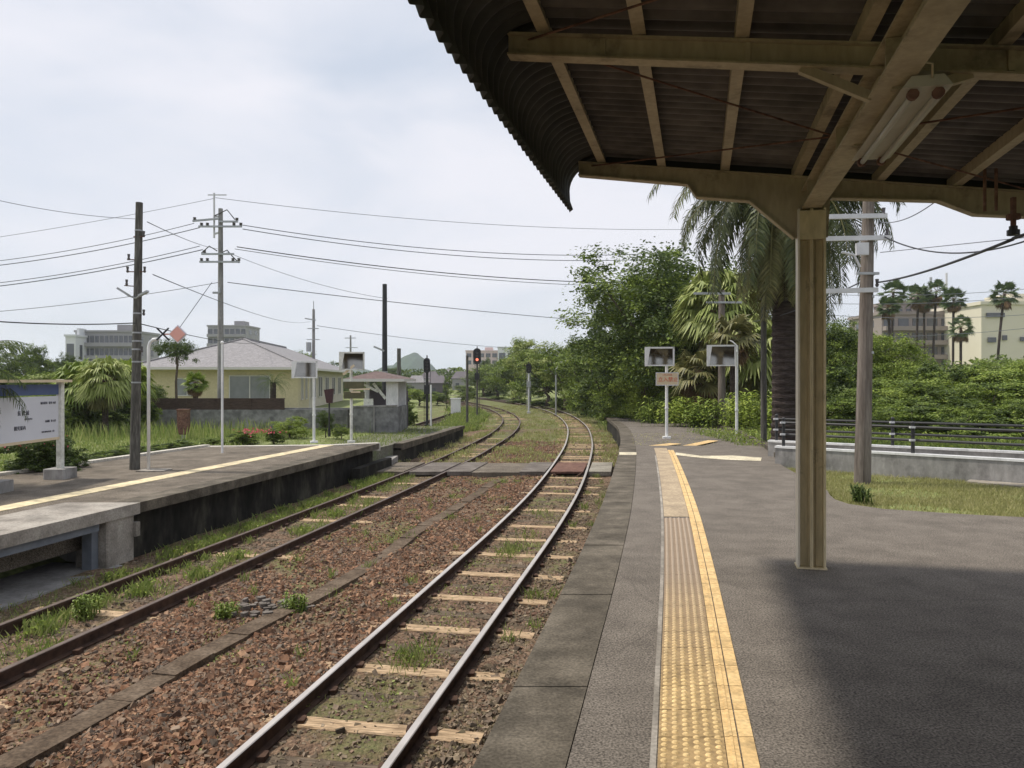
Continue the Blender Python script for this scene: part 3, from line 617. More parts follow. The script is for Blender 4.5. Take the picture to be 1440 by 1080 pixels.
def beam(s, first=False):
    tl, tr = -2.06, 3.15; top = [(tl, tz(tl)-.002), (tr, tz(tr)-.002)]
    if first: bot = [(3.15, 2.86), (1.3, 3.04), (1.02, 3.17), (.16, 3.24), (.14, 2.9), (-.14, 2.9), (-.52, 3.25), (-.98, 3.31), (-1.06, 3.43), (tl, 3.575)]
    else: bot = [(tr, tz(tr)-.15), (tl, tz(tl)-.13)]
    mb = MB(); poly = [(t, s, z) for t, z in top]+[(t, s, z) for t, z in bot]
    mb.prism(poly, (0, -.012, 0), (0, .012, 0))
    up = Vector((0, 0, 1)); pts = [(t, s, z) for t, z in bot]
    for a, b in zip(pts[:-1], pts[1:]):
        if first and a[0] == .16 and b[0] == .14: continue
        if first and a[0] == .14: continue
        mb.bar(a, b, .10, .012, 1, up=(0, 1, 0) if abs(a[0]-b[0]) < .05 else (0, 0, 1))
    mb.bar((tl, s, tz(tl)-.008), (tr, s, tz(tr)-.008), .1, .011)
    for t in (-1.5, -.7, .6, 1.4): mb.bar((t, s, tz(t)-.01), (t, s, tz(t)-.12), .05, .03)
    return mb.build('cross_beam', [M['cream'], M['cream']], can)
beam(0, True)
for i in range(1, 6): beam(-2.8*i)
mb = MB()       # longitudinal H beam resting on the posts
y0, y1 = .1, -16.2; mb.bar((0, y0, 3.155), (0, y1, 3.155), .165, .014); mb.bar((0, y0, 3.318), (0, y1, 3.318), .165, .013); mb.bar((0, y0, 3.236), (0, y1, 3.236), .012, .15)
for k in range(12): mb.box((0, -.4-1.4*k, 3.236), (.16, .012, .148))
mb.build('main_beam', M['cream'], can)
for i in range(1, 5):
    for s in (-1, 1):
        mb = MB(); mb.bar((s*.06, -2.8*i, 3.16), (s*.42, -2.8*i, tz(s*.42)-.14), .045, .05); mb.build('brace', M['cream'], can)
for i in range(6):
    for a, b in (((-1.95, -2.8*i), (1.9, -2.8*(i+1))), ((1.9, -2.8*i), (-1.95, -2.8*(i+1)))):
        mb = MB(); mb.tube([(a[0], a[1], tz(a[0])-.03), ((a[0]+b[0])/2, (a[1]+b[1])/2, tz(0)-.06), (b[0], b[1], tz(b[0])-.03)], .007, 6); mb.build('tie_rod', M['rusty'], can)
for i in range(3):                       # posts: two old channel sections back to back
    s = -5.6*i; mb = MB(); H = 3.146
    def v(cx, cy, wx, wy, m=0): mb.box((cx, s+cy, H/2), (wx, wy, H), m, ch=.003)
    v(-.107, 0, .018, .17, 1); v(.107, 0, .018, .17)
    v(-.052, 0, .094, .012); v(.052, 0, .094, .012)
    v(-.0065, 0, .011, .15); v(.0065, 0, .011, .15)
    v(-.04, -.012, .012, .02); v(.045, -.012, .01, .02)
    mb.box((0, s, .006), (.25, .2, .012), 0); mb.box((0, s, 3.0), (.2, .18, .25), 0)
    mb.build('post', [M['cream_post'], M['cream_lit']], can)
mb = MB(); mb.bar((2.2, .13, 3.1), (2.2, -14, 3.1), .12, .1); mb.build('gutter', M['cream'], can)
mb = MB()
for t in (1.22, 1.3): mb.tube([(t, -.5, 3.3), (t, -.5, 2.97)], .012, 6)
mb.build('cable_bracket', M['rusty'], can)
mb = MB(); mb.prism([(-2.06, .125, tz(-2.06)-.004), (3.2, .125, tz(3.2)-.004), (3.2, .125, rz_(3.2)-.005), (-1.8, .125, rz_(-1.8)-.005), (-2.06, .125, rz_(-1.8)-.07)], (0, 0, 0), (0, .012, 0)); mb.build('end_flashing', M['roof_dark'], can)
# twin tube lamp under the main beam
lamp = empty('fluorescent_lamp', BASE+T_*.13+A_*(-2.46)+Vector((0, 0, 3.1)), -TH, 'twin tube fluorescent lamp hanging beside the main beam under the canopy', 'ceiling lamp')
mb = MB(); mb.prism([(-.115, -.66, -.01), (.115, -.66, -.01), (.075, -.66, .045), (-.075, -.66, .045)], (0, 0, 0), (0, 1.32, 0)); mb.build('lamp_housing', mat('housing', [(.36, .33, .27), (.46, .43, .36)], 4, .5), lamp)
for s in (-.058, .058):
    mb = MB(); mb.tube([(s, -.6, -.038), (s, .6, -.038)], .0155, 10); mb.build('fluorescent_tube', M['tube'], lamp, True)
    for q in (-.62, .62):
        mb = MB(); mb.tube([(s, q-.015, -.034), (s, q+.015, -.034)], .028, 10); mb.build('lamp_socket', M['rusty'], lamp)
mb = MB(); mb.box((-.03, -.5, .06), (.2, .04, .05)); mb.box((-.03, .5, .06), (.2, .04, .05)); mb.tube([(.02, -.66, .03), (0, -.74, .07), (-.06, -.8, .06)], .006); mb.build('lamp_bracket', M['cream'], lamp)
# insulator hanging from the right of the canopy
ins = empty('cable_insulator', P(1425, 318, 6.0), 0, 'black insulator with clamp hanging from the right of the canopy', 'insulator')
mb = MB(); mb.tube([(0, 0, -.07), (0, 0, -.03), (0, 0, -.03), (0, 0, 0)], [.045, .045, .03, .03], 10); mb.build('insulator_body', M['black'], ins)
mb = MB(); mb.tube([(0, 0, 0), (0, 0, .05), (0, 0, .05), (0, 0, .09)], [.02, .02, .05, .05], 10); mb.bar((0, 0, .07), (0, .0, .22), .03, .03); mb.build('hanger', M['rusty'], ins)

# ------------------------------------------------------------------ poles, lamps and wires
def pole(name, x, y, zb, zt, r0, r1, m, label, cat, group=None, lean=(0, 0)):
    root = empty(name, (x, y, zb), 0, label, cat, group); mb = MB()
    mb.tube([(lean[0]*k/6, lean[1]*k/6, (zt-zb)*k/6) for k in range(7)], [r0+(r1-r0)*k/6 for k in range(7)], 14)
    mb.build('pole_shaft', m, root, False); return root
def insulators(root, pts, m='insul', r=.05):
    for p in pts:
        mb = MB(); mb.tube([(p[0], p[1], p[2]), (p[0], p[1], p[2]+.04), (p[0], p[1], p[2]+.05), (p[0], p[1], p[2]+.13)], [r*.5, r, r*.6, r*.9], 8); mb.build('insulator', M[m], root)
pw = pole('utility_pole', -8.2, 17, -.31, 5.5, .108, .073, M['pole_wood'], 'tall dark weathered wooden pole standing on the left platform', 'utility pole', lean=(.1, 0))
for z in (1.9, 2.35, 2.62, 2.8, 2.98, 3.4, 5.2):
    mb = MB(); f_ = z/5.8; mb.tube([(.1*f_, 0, z-.016), (.1*f_, 0, z+.016)], .112-.03*f_, 14); mb.build('metal_band', M['steel'], pw)
insulators(pw, [(.22, -.05, 5.05), (-.1, -.06, 4.55), (-.13, -.05, 4.28), (.24, -.05, 4.28), (-.15, -.05, 4.0), (.22, -.05, 3.35), (.18, -.06, 2.55)], r=.035)
mb = MB(); mb.bar((-.12, -.05, 4.3), (.26, -.05, 4.3), .02, .02); mb.bar((0, -.05, 5.06), (.24, -.05, 5.06), .02, .02); mb.bar((-.2, -.05, 4.0), (.1, -.05, 3.98), .02, .02); mb.bar((-.14, -.05, 4.56), (.1, -.05, 4.56), .02, .02); mb.build('insulator_arm', M['rusty'], pw)
lf = []
for s in (-1, 1):
    mb = MB(); mb.tube([(.06, -.08, 3.72), (s*.14+.06, -.14, 3.78), (s*.24+.06, -.16, 3.86)], .018, 6); mb.bar((s*.1+.06, -.14, 3.77), (s*.33+.05, -.2, 3.93 if s < 0 else 3.86), .07, .045); mb.build('lamp_head', M['steel'], pw)
pc = pole('utility_pole', -14.9, 40, -.9, 10.4, .17, .11, M['pole_conc'], 'tall grey concrete power pole with two sets of crossarms before the tiled house', 'utility pole')
mb = MB(); mb.tube([(-.33, 0, 9.8), (-.33, 0, 12.1)], .05, 8); mb.bar((-.33, 0, 10.0), (0, 0, 10.1), .08, .08); mb.bar((-.33, 0, 10.9), (0, 0, 10.9), .08, .08); mb.bar((-.65, 0, 12.0), (.3, 0, 12.0), .05, .05); mb.build('pole_extension', M['steel_pale'], pc)
for (z, a, b) in ((10.75, -1.35, .0), (10.35, -1.05, 1.15), (10.6, 0, .95), (8.55, -1.0, 1.05), (8.95, -.9, .75)):
    mb = MB(); mb.bar((a, -.19, z-.12*(1 if a < -1.2 else 0)), (b, -.19, z), .09, .09); mb.build('crossarm', M['steel'], pc)
insulators(pc, [(-1.25, -.19, 10.68), (-.9, -.19, 10.4), (-.6, -.19, 10.4), (.75, -.19, 10.4), (1.1, -.19, 10.4), (.9, -.19, 10.65), (-.9, -.19, 8.6), (-.6, -.19, 8.6), (.7, -.19, 8.6), (1.0, -.19, 8.6), (-.75, -.19, 9.0)], r=.1)
for q in ([(.1, -.2, 9.0), (.4, -.2, 9.15), (.7, -.2, 8.8), (1.0, -.2, 8.5)], [(-.1, -.2, 9.1), (-.5, -.2, 9.35), (-.9, -.2, 9.0)], [(-.3, -.1, 10.9), (.4, -.2, 11.2), (.8, -.2, 10.7)]):
    mb = MB(); mb.tube(q, .028, 6); mb.build('jumper_cable', M['black'], pc)
mb = MB(); mb.box((-.25, 0, 7.0), (.3, .1, .1)); mb.box((0, -.17, 7.1), (.1, .1, .3)); mb.build('pole_fitting', M['steel'], pc)
pb = pole('railway_pole', (541-720)*45/F, 45, -.8, 7.15, .17, .13, M['black'], 'tall black pole rising behind the small shelter', 'pole')
mb = MB(); mb.bar((-.6, -.15, 4.35), (0, -.15, 4.1), .12, .1); mb.bar((-.5, -.15, 2.9), (.2, -.15, 2.9), .06, .06); mb.build('pole_fitting', M['steel'], pb)
pole('railway_pole', (561-720)*80/F, 80, -1, 4.85, .22, .2, M['pole_wood'], 'shorter grey pole behind the shelter roof before the hill', 'pole')
p3 = pole('utility_pole', (441-720)*85/F, 85, -1, 9.3, .2, .14, M['pole_conc'], 'distant grey power pole with a transformer behind the tiled house', 'utility pole')
mb = MB(); mb.bar((-.9, -.2, 9.3), (.3, -.2, 9.1), .12, .12); mb.bar((-.6, -.2, 8.2), (.6, -.2, 8.2), .1, .1); mb.bar((-.7, -.2, 7), (.7, -.2, 7), .08, .08); mb.tube([(0, 0, 10.1), (0, 0, 11.2)], .05, 6); mb.build('crossarm', M['steel'], p3)
mb = MB(); mb.tube([(-.45, -.3, 5.7), (-.45, -.3, 6.7)], .28, 10); mb.build('transformer', M['steel'], p3)
p4 = pole('utility_pole', (493-720)*140/F, 140, -1, 9.6, .22, .15, M['pole_conc'], 'farthest thin grey power pole above the roofs left of the shelter', 'utility pole')
mb = MB(); mb.bar((-1, -.2, 10.1), (1, -.2, 10.1), .14, .14); mb.bar((-.8, -.2, 8.4), (1.3, -.2, 8.4), .12, .12); mb.build('crossarm', M['steel'], p4)
# near pole on the right grass
pr = pole('utility_pole', (1212.5-720)*13/F, 13, -.1, 5.3, .135, .085, M['pole_brown'], 'near grey brown concrete pole with pale crossarms on the grass behind the canopy post', 'utility pole', lean=(.12, 0))
for z, a, b in ((4.42, -1.0, .35), (4.06, -1.0, .4), (3.2, -.95, .2), (5.1, -.9, .3)):
    mb = MB(); mb.bar((a, -.14, z), (b, -.12, z+.03), .055, .075); mb.build('crossarm', M['steel_pale'], pr)
mb = MB()
for z in (2.2, 3.13, 3.26, 3.5, 4.0, 4.4): mb.tube([(.05+.1*z/6, 0, z-.02), (.05+.1*z/6, 0, z+.02)], .118-.008*z, 14)
mb.bar((-.15, -.12, 3.5), (.22, -.12, 3.5), .05, .04); mb.build('metal_band', M['steel'], pr)
mb = MB(); mb.box((-.06, -.13, 3.9), (.18, .1, .2)); mb.tube([(-.4, -.14, 3.85), (-.2, -.15, 3.8), (-.1, -.15, 3.6)], .02, 6); mb.build('junction_box', M['steel_pale'], pr)
insulators(pr, [(.3, -.12, 4.45), (.36, -.12, 4.1), (-.9, -.14, 4.1), (-.9, -.14, 3.1), (.2, -.1, 3.28)], r=.035)
# dark pole and concrete pole among the trees
pole('wooden_pole', (1074-720)*21/F, 21, -.12, 4.0, .085, .075, M['pole_wood'], 'dark slender wooden pole left of the big palm trunk', 'pole')
p5 = pole('utility_pole', (1015-720)*31/F, 31, -.5, 5.2, .16, .12, M['pole_brown'], 'grey pole with two crossarms standing in front of the fan palm', 'utility pole')
mb = MB(); mb.bar((-1.15, -.16, 5.55), (.3, -.16, 5.55), .08, .09); mb.bar((-.65, -.16, 5.2), (.75, -.16, 5.2), .08, .08); mb.build('crossarm', M['steel'], p5)
def thin_post(px, yb, ytop, zb, r, m, name, label, cat, arm=None):
    p = G(px, yb, zb); root = empty(name, p, 0, label, cat); zt = P(px, ytop, p.y).z-zb
    mb = MB(); mb.tube([(0, 0, 0), (0, 0, zt)], r, 8); mb.build('post', m, root); return root, zt
r_, zt = thin_post(606, 601, 541, -.95, .05, M['white'], 'marker_post', 'thin white post beside the black signal mast', 'post')
r_, zt = thin_post(782, 583, 519, -1.0, .07, M['steel'], 'street_lamp', 'distant thin street lamp with a curved arm before the tree line', 'street lamp')
mb = MB(); mb.tube([(0, 0, zt-.05), (.3, 0, zt+.5), (.9, 0, zt+.65), (1.3, 0, zt+.6)], .05, 6); mb.build('lamp_arm', M['steel_pale'], r_)
r_, zt = thin_post(862, 579, 511, -.9, .06, M['steel'], 'marker_post', 'thin pale post at the far end of the right platform', 'post')
mb = MB(); mb.box((0, 0, zt), (.2, .1, .15)); mb.build('post_cap', M['steel_pale'], r_)
r_, zt = thin_post(657, 601, 500, -1.2, .075, M['pole_wood'], 'wooden_pole', 'slim wooden pole just left of the red signal', 'pole')

NW = 0
def wire(a, b, sag=.3, r=.014, m='wire', lab=None, grp='overhead wires across the sky'):
    global NW; NW += 1
    a = Vector(a); b = Vector(b); mb = MB(); n = 22; w_ = a.lerp(b, .5); pts = []
    for i in range(n+1):
        u = i/n; p = a.lerp(b, u); p.z -= sag*4*u*(1-u); pts.append(p)
    mb.tube(pts, r, 5); o = mb.build('overhead_wire', M[m], None, True)
    return tag(o, lab, 'wire', grp)
# conc pole -> left
la = ['topmost thin wire rising from the left edge to the concrete power pole',
      'upper wire of the high pair running left from the concrete power pole', 'lower wire of the high pair running left from the concrete power pole',
      'upper wire of the lower pair running left from the concrete power pole', 'lower wire of the lower pair running left from the concrete power pole',
      'single wire sagging left from midway up the concrete power pole']
wire(P(301, 279, 40), P(-120, 350, 40), .15, .012, 'wire_grey', la[0])
wire(P(273, 314, 40), P(-120, 378, 40), .35, .018, 'wire_grey', la[1]); wire(P(281, 320, 40), P(-120, 384, 40), .35, .022, 'wire_grey', la[2])
wire(P(281, 346, 40), P(-120, 408, 40), .35, .02, 'wire_grey', la[3]); wire(P(285, 351, 40), P(-120, 414, 40), .3, .024, 'wire_grey', la[4])
wire(P(308, 397, 40), P(-120, 446, 40), .25, .016, 'wire_grey', la[5])
lb = ['faint topmost wire running right from the tip of the concrete power pole', 'upper of two thick wires sagging right from the concrete power pole',
      'lower of two thick wires sagging right from the concrete power pole', 'dark cable sagging right from the lower crossarm of the concrete power pole',
      'second dark cable just under the first from the lower crossarm', 'long thin wire passing the top of the black pole behind the shelter', 'faint thin wire falling from the concrete pole towards the black pole']
wire(P(303, 278, 40), P(1000, 322, 52), .55, .014, 'wire_grey', lb[0])
wire(P(338, 316, 40), P(960, 354, 52), .75, .022, 'wire_grey', lb[1]); wire(P(341, 322, 40), P(960, 362, 52), .75, .022, 'wire_grey', lb[2])
wire(P(333, 347, 40), P(960, 398, 52), .55, .026, 'wire', lb[3]); wire(P(330, 350, 40), P(960, 403, 52), .55, .018, 'wire_grey', lb[4])
wire(P(320, 397, 40), P(900, 456, 60), .2, .022, 'wire_grey', lb[5]); wire(P(318, 354, 40), P(545, 420, 45), .3, .012, 'wire_grey', lb[6])
wire(P(195, 308, 17), P(-60, 268, 14), .1, .006, 'wire_grey', 'thin wire from the top of the wooden pole to the upper left')
wire(P(193, 454, 17), P(-60, 448, 13), .06, .012, 'wire', 'dark low cable from the wooden pole to the left edge')
wire(P(196, 455, 17), P(372, 481, 63), .25, .012, 'wire', 'dark low cable running right from the wooden pole past the pink diamond')
wire(P(207, 312, 17), P(307, 350, 40), .1, .010, 'wire_grey', 'faint wire between the top of the wooden pole and the concrete pole')
wire(P(215, 386, 17), P(436, 452, 85), .5, .011, 'wire_grey', 'thin wire falling from the platform lamp towards the distant pole')
wire(P(298, 397, 40), P(246, 470, 39), .0, .018, 'wire_grey', 'slanting stay wire beside the concrete pole')
wire(P(446, 458, 85), P(870, 490, 160), 1.2, .03, 'wire_grey', 'faint distant wire right of the transformer pole')
wire(P(1235, 397, 13), P(1425, 336, 6), .05, .014, 'wire', 'thick taut cable from the near right pole to the canopy insulator', 'cables behind the canopy')
wire(P(1425, 335, 6), P(1600, 262, 4.4), .02, .014, 'wire', 'thick cable continuing right from the canopy insulator', 'cables behind the canopy')
wire(P(1238, 330, 13), P(1480, 325, 9), .28, .011, 'wire', 'sagging cable from the near right pole to the right edge', 'cables behind the canopy')
wire(P(1238, 355, 13), P(1480, 330, 9), .0, .006, 'wire_grey', 'thin straight wire from the near right pole to the right edge', 'cables behind the canopy')
wire(P(1236, 312, 13), P(1320, 280, 9), .1, .007, 'wire_grey', 'short wire rising from the near right pole towards the canopy', 'cables behind the canopy')
wire(P(1208, 398, 13), P(1060, 452, 24), .1, .012, 'wire', 'cable descending left from the near right pole behind the canopy post', 'cables behind the canopy')
for i, (ya_, yb_) in enumerate(((425, 408), (440, 436), (472, 452), (412, 398))):
    wire(P(1120, ya_, 60), P(1520, yb_, 60), .5, .02, 'wire_grey', ['highest', 'second highest', 'lowest', 'topmost faint'][i]+' distant wire over the right apartments', 'distant wires over the right apartments')

# ------------------------------------------------------------------ foliage
def leaves(C, size, nrm=None, asp=.55):
    n = len(C); N_ = RNG.normal(size=(n, 3)); N_[:, 2] = np.abs(N_[:, 2])+.4
    if nrm is not None: N_ += nrm*1.1
    N_ /= np.linalg.norm(N_, axis=1)[:, None]; R_ = RNG.normal(size=(n, 3)); U = np.cross(N_, R_); U /= np.linalg.norm(U, axis=1)[:, None]; W_ = np.cross(N_, U)
    s = size*RNG.uniform(.6, 1.3, (n, 1)); a = asp*s
    Vx = np.stack([C-U*s/2, C-W_*a/2+N_*a*.18, C+U*s/2-N_*a*.15, C+W_*a/2+N_*a*.18], 1)
    return Vx.reshape(-1, 3), np.arange(n*4).reshape(-1, 4)
CR = {}
def crown_mesh(kind, seed, mats):
    key = (kind, seed, tuple(mats))
    if key in CR: return CR[key]
    rg = np.random.default_rng(seed*31+len(kind)); L_ = []; Nn = []; MI = []
    if kind == 'tree':   nl, z0, z1, n, ls = 18, .16, .84, 14000, .027
    elif kind == 'wide': nl, z0, z1, n, ls = 18, .45, .88, 11000, .021
    elif kind == 'pine': nl, z0, z1, n, ls = 16, .78, .93, 7000, .022
    elif kind == 'tall': nl, z0, z1, n, ls = 10, .15, .9, 4000, .035
    elif kind == 'near': nl, z0, z1, n, ls = 34, .16, .88, 42000, .019
    elif kind == 'big':  nl, z0, z1, n, ls = 20, .12, .84, 26000, .021
    elif kind == 'mound': nl, z0, z1, n, ls = 20, .12, .76, 15000, .04
    elif kind == 'fine': nl, z0, z1, n, ls = 16, .2, .72, 15000, .026
    lob = []
    for i in range(nl):
        a = rg.uniform(0, 2*PI); z = rg.uniform(z0, z1); env = math.sin(PI*min(1, max(.08, (z-z0*.6)/(1.05-z0*.6))))**.6
        if kind in ('mound', 'fine'): env = math.sqrt(max(.05, 1-z*z))
        r = rg.uniform(0, .33)*env**1 if kind != 'tall' else rg.uniform(0, .2)
        if i > nl*.4: r = .34*env*rg.uniform(.75, 1.05)
        lr = rg.uniform(.1, .19)*(1.15 if kind in ('mound', 'fine') else 1)
        lob.append((r*math.cos(a), r*math.sin(a), min(z, .98-lr*.8), lr))
    lob.append((0, 0, (z0+z1)/2, .24)); w_ = np.array([l[3]**2 for l in lob]); w_ /= w_.sum()
    cls = max(60, n//70)
    for c in range(cls):
        l = lob[rg.choice(len(lob), p=w_)]; d = rg.normal(size=3); d[2] = d[2]*.9+.25; d /= np.linalg.norm(d)
        rad = l[3]*rg.uniform(.55, 1.08); cc = np.array([l[0], l[1], l[2]])+d*rad*np.array([1, 1, .8]); k = max(8, int(n/cls*rg.uniform(.4, 1.6)))
        sp = rg.uniform(.016, .05)*(1.3 if kind == 'tall' else 1)
        pts = cc+rg.normal(size=(k, 3))*np.array([sp, sp, sp*.55]); L_.append(pts); Nn.append(np.repeat(d[None], k, 0)); MI.append(np.full(k, rg.choice(len(mats), p=[.62, .38] if len(mats) == 2 else ([1] if len(mats) == 1 else None))))
    C = np.concatenate(L_); C[:, 2] = np.maximum(C[:, 2], .0); Vx, Fx = leaves(C, ls, np.concatenate(Nn))
    o = npmesh('crown', Vx, Fx, [M[m_] for m_ in mats], None, mi=np.concatenate(MI)); me = o.data; bpy.data.objects.remove(o)
    # trunk
    mb = MB(); r = random.Random(seed); th = z0+.12
    bend = [(r.uniform(-.02, .02), r.uniform(-.02, .02)) for _ in range(5)]
    mb.tube([(bend[i][0]*i/2, bend[i][1]*i/2, th*i/4) for i in range(5)], [.03, .024, .021, .019, .015], 8)
    tx = (bend[4][0]*2, bend[4][1]*2, th)
    for l in lob[::2]:
        mid = ((tx[0]+l[0])/2+r.uniform(-.02, .02), (tx[1]+l[1])/2+r.uniform(-.02, .02), (th*.85+l[2])/2+.01)
        mb.tube([(tx[0]*.9, tx[1]*.9, th*r.uniform(.7, .98)), mid, (l[0], l[1], l[2])], [.012, .008, .003], 6)
    t = mb.build('trunk', M['bark'], None, True); tm = t.data; bpy.data.objects.remove(t)
    CR[key] = (me, tm); return CR[key]
def plant(name, label, cat, x, y, zb, w_, h, kind, seed, mats, group=None, rz=None, trunk=True, depth=None):
    root = empty(name, (x, y, zb), random.uniform(0, 6) if rz is None else rz, label, cat, group)
    me, tm = crown_mesh(kind, seed, mats); s = (w_*1.08, (depth or w_)*1.08, h)
    c = bpy.data.objects.new('crown' if trunk else 'foliage', me); COL.objects.link(c); c.parent = root; c.scale = s
    t = bpy.data.objects.new('trunk' if trunk else 'stem', tm); COL.objects.link(t); t.parent = root; t.scale = s
    return root
def plantpx(name, label, cat, px, ytop, wpx, D, zb, kind, seed, mats, **k):
    p = P(px, ytop, D); return plant(name, label, cat, p.x, D, zb, wpx*D/F, p.z-zb, kind, seed, mats, **k)

def fan_crown(seed, nf, pet, fan, droop, mats, dead=0):
    rg = random.Random(seed); vs = []; fs = []; mi = []; st = MB()
    def leafl(a, b, c, w_, side, m):
        i = len(vs); vs.extend([a, b+side*w_, c, b-side*w_]); fs.append((i, i+1, i+2, i+3)); mi.append(m)
    for k in range(nf+dead):
        isd = k >= nf; az = k*2.399+rg.uniform(-.2, .2); el = (rg.uniform(-1.35, -1.0) if isd else 1.35-2.0*((k+.5)/nf)**.9+rg.uniform(-.1, .1))
        h = Vector((math.cos(az), math.sin(az), 0)); d0 = (h*math.cos(el)+Vector((0, 0, math.sin(el)))).normalized()
        b = d0*pet*rg.uniform(.8, 1.1)+Vector((0, 0, -.12*pet*math.cos(el))); st.tube([(0, 0, 0), b*.5+Vector((0, 0, .03*pet)), b], [.02*pet, .015*pet, .01*pet], 5)
        side = Vector((-h.y, h.x, 0)); up = side.cross(d0); nl = 22
        roll = rg.uniform(-.5, .5); side2 = side*math.cos(roll)+up*math.sin(roll); up2 = up*math.cos(roll)-side*math.sin(roll)
        for j in range(nl):
            a = (j/(nl-1)-.5)*2*1.75; d = (d0*math.cos(a)+side2*math.sin(a)).normalized(); Ln = fan*(1-.22*abs(a)/1.75)*rg.uniform(.9, 1.05)
            mid = b+d*Ln*.55+up2*.05*fan*abs(math.sin(a)); tip = b+d*Ln*(.97 if not isd else .8)+Vector((0, 0, -droop*Ln*rg.uniform(.5, 1.2)*(1 if el > -.5 else .4)))
            leafl(b, mid, tip, fan*.055, d.cross(up2).normalized(), 1 if isd else 0)
    return vs, fs, mi, st
FP = {}
def fan_palm(name, label, x, y, zb, zc, fan, tr, seed=1, mats=('leaf_mid', 'thatch'), nf=34, dead=10, droop=.3, group=None, lean=0, pet=.8):
    root = empty(name, (x, y, zb), random.uniform(0, 6), label, 'palm tree', group); H = zc-zb
    mb = MB(); n = 14; mb.tube([(lean*(i/n)**2, 0, H*i/n) for i in range(n+1)], [tr*(1.35-.35*min(1, i/3))*(1+.05*(i % 2)) for i in range(n+1)], 10); mb.build('trunk', M['palm_bark'], root)
    key = (seed, mats, nf, dead, droop, pet)
    if key not in FP:
        vs, fs, mi, st = fan_crown(seed, nf, pet, 1, droop, mats, dead); o = npmesh('crown', vs, fs, [M[m_] for m_ in mats], None, mi=mi); s_ = st.build('leaf_stalks', M['thatch']); FP[key] = (o.data, s_.data)
        bpy.data.objects.remove(o); bpy.data.objects.remove(s_)
    for nm, me in zip(('crown', 'leaf_stalks'), FP[key]):
        o = bpy.data.objects.new(nm, me); COL.objects.link(o); o.parent = root; o.location = (lean, 0, H); o.scale = (fan, fan, fan)
    return root
def date_palm(name, label, x, y, zb, zc, L_, tr, nf, seed, mats, boot=True, elr=(1.3, -.9), step=.055, leaf=.42, group=None, dr=1.0):
    root = empty(name, (x, y, zb), 0, label, 'palm tree', group); rg = random.Random(seed); H = zc-zb
    if H > .1:
        n = int(H/.09); rad = [tr*(1.12-.12*min(1, i*.09/1.0))*(1.0+.045*(1 if i % 2 else -1)) for i in range(n+1)]
        mb = MB(); mb.tube([(0, 0, H*i/n) for i in range(n+1)], rad, 16); mb.build('trunk', M['palm_bark'], root)
    if boot:                           # swollen mass of old leaf bases
        mb = MB(); n = 330
        mb.tube([(0, 0, H-1.9), (0, 0, H-1.3), (0, 0, H-.6), (0, 0, H)], [tr*.95, tr*1.2, tr*1.3, tr*.9], 14)
        for i in range(n):
            z = H-1.9+1.85*i/n; a = i*2.4; r = tr*(1.02+.24*math.sin(PI*min(1, (z-H+1.9)/1.9))); c = Vector((r*math.cos(a), r*math.sin(a), z)); d = Vector((math.cos(a)*.5, math.sin(a)*.5, .8)).normalized()
            mb.bar(c-d*.05, c+d*rg.uniform(.08, .22), .09, .035, up=(math.cos(a), math.sin(a), 0))
        mb.build('leaf_bases', M['palm_bark'], root)
    vs = []; fs = []; mi = []; st = MB()
    for k in range(nf):
        u = (k+.5)/nf; az = k*2.399+rg.uniform(-.15, .15); el = elr[0]+(elr[1]-elr[0])*u+rg.uniform(-.12, .12); h = Vector((math.cos(az), math.sin(az), 0)); ln = L_*rg.uniform(.85, 1.1)
        p = h*tr*.5; pts = [p.copy()]; ang = el; ns = 14
        for i in range(ns):
            ang -= (1.55+el*.25)/ns*rg.uniform(.7, 1.3)*(.5+1.0*i/ns)*dr; ang = max(ang, -1.5); p = p+(h*math.cos(ang)+Vector((0, 0, math.sin(ang))))*ln/ns; pts.append(p.copy())
        st.tube([q+Vector((0, 0, H)) for q in pts], [.03*(1-.85*i/ns)*L_/3 for i in range(ns+1)], 5); side = Vector((-h.y, h.x, 0)); m_ = 1 if u > .72 and rg.random() < .6 else 0
        tl = ln*.1
        while tl < ln*.99:
            f_ = tl/ln*ns; i = min(int(f_), ns-1); q = pts[i].lerp(pts[i+1], f_-i)+Vector((0, 0, H)); d = (pts[i+1]-pts[i]).normalized(); upv = side.cross(d); ll = leaf*(.35+.65*math.sin(PI*min(.93, tl/ln*.85+.12)))*rg.uniform(.85, 1.1)*L_/3
            for s in (-1, 1):
                e = (side*s*.8+d*.6+upv*rg.uniform(-.1, .45)).normalized(); mid = q+e*ll*.5; tip = q+e*ll*.92+Vector((0, 0, -ll*rg.uniform(.15, .5))); wv = d*.016*L_/3*1.3
                b = len(vs); vs.extend([q, mid+wv, tip, mid-wv]); fs.append((b, b+1, b+2, b+3)); mi.append(m_)
            tl += step
    npmesh('fronds', vs, fs, [M[m_] for m_ in mats], root, mi=mi); st.build('frond_stalks', M[mats[-1]], root)
    return root

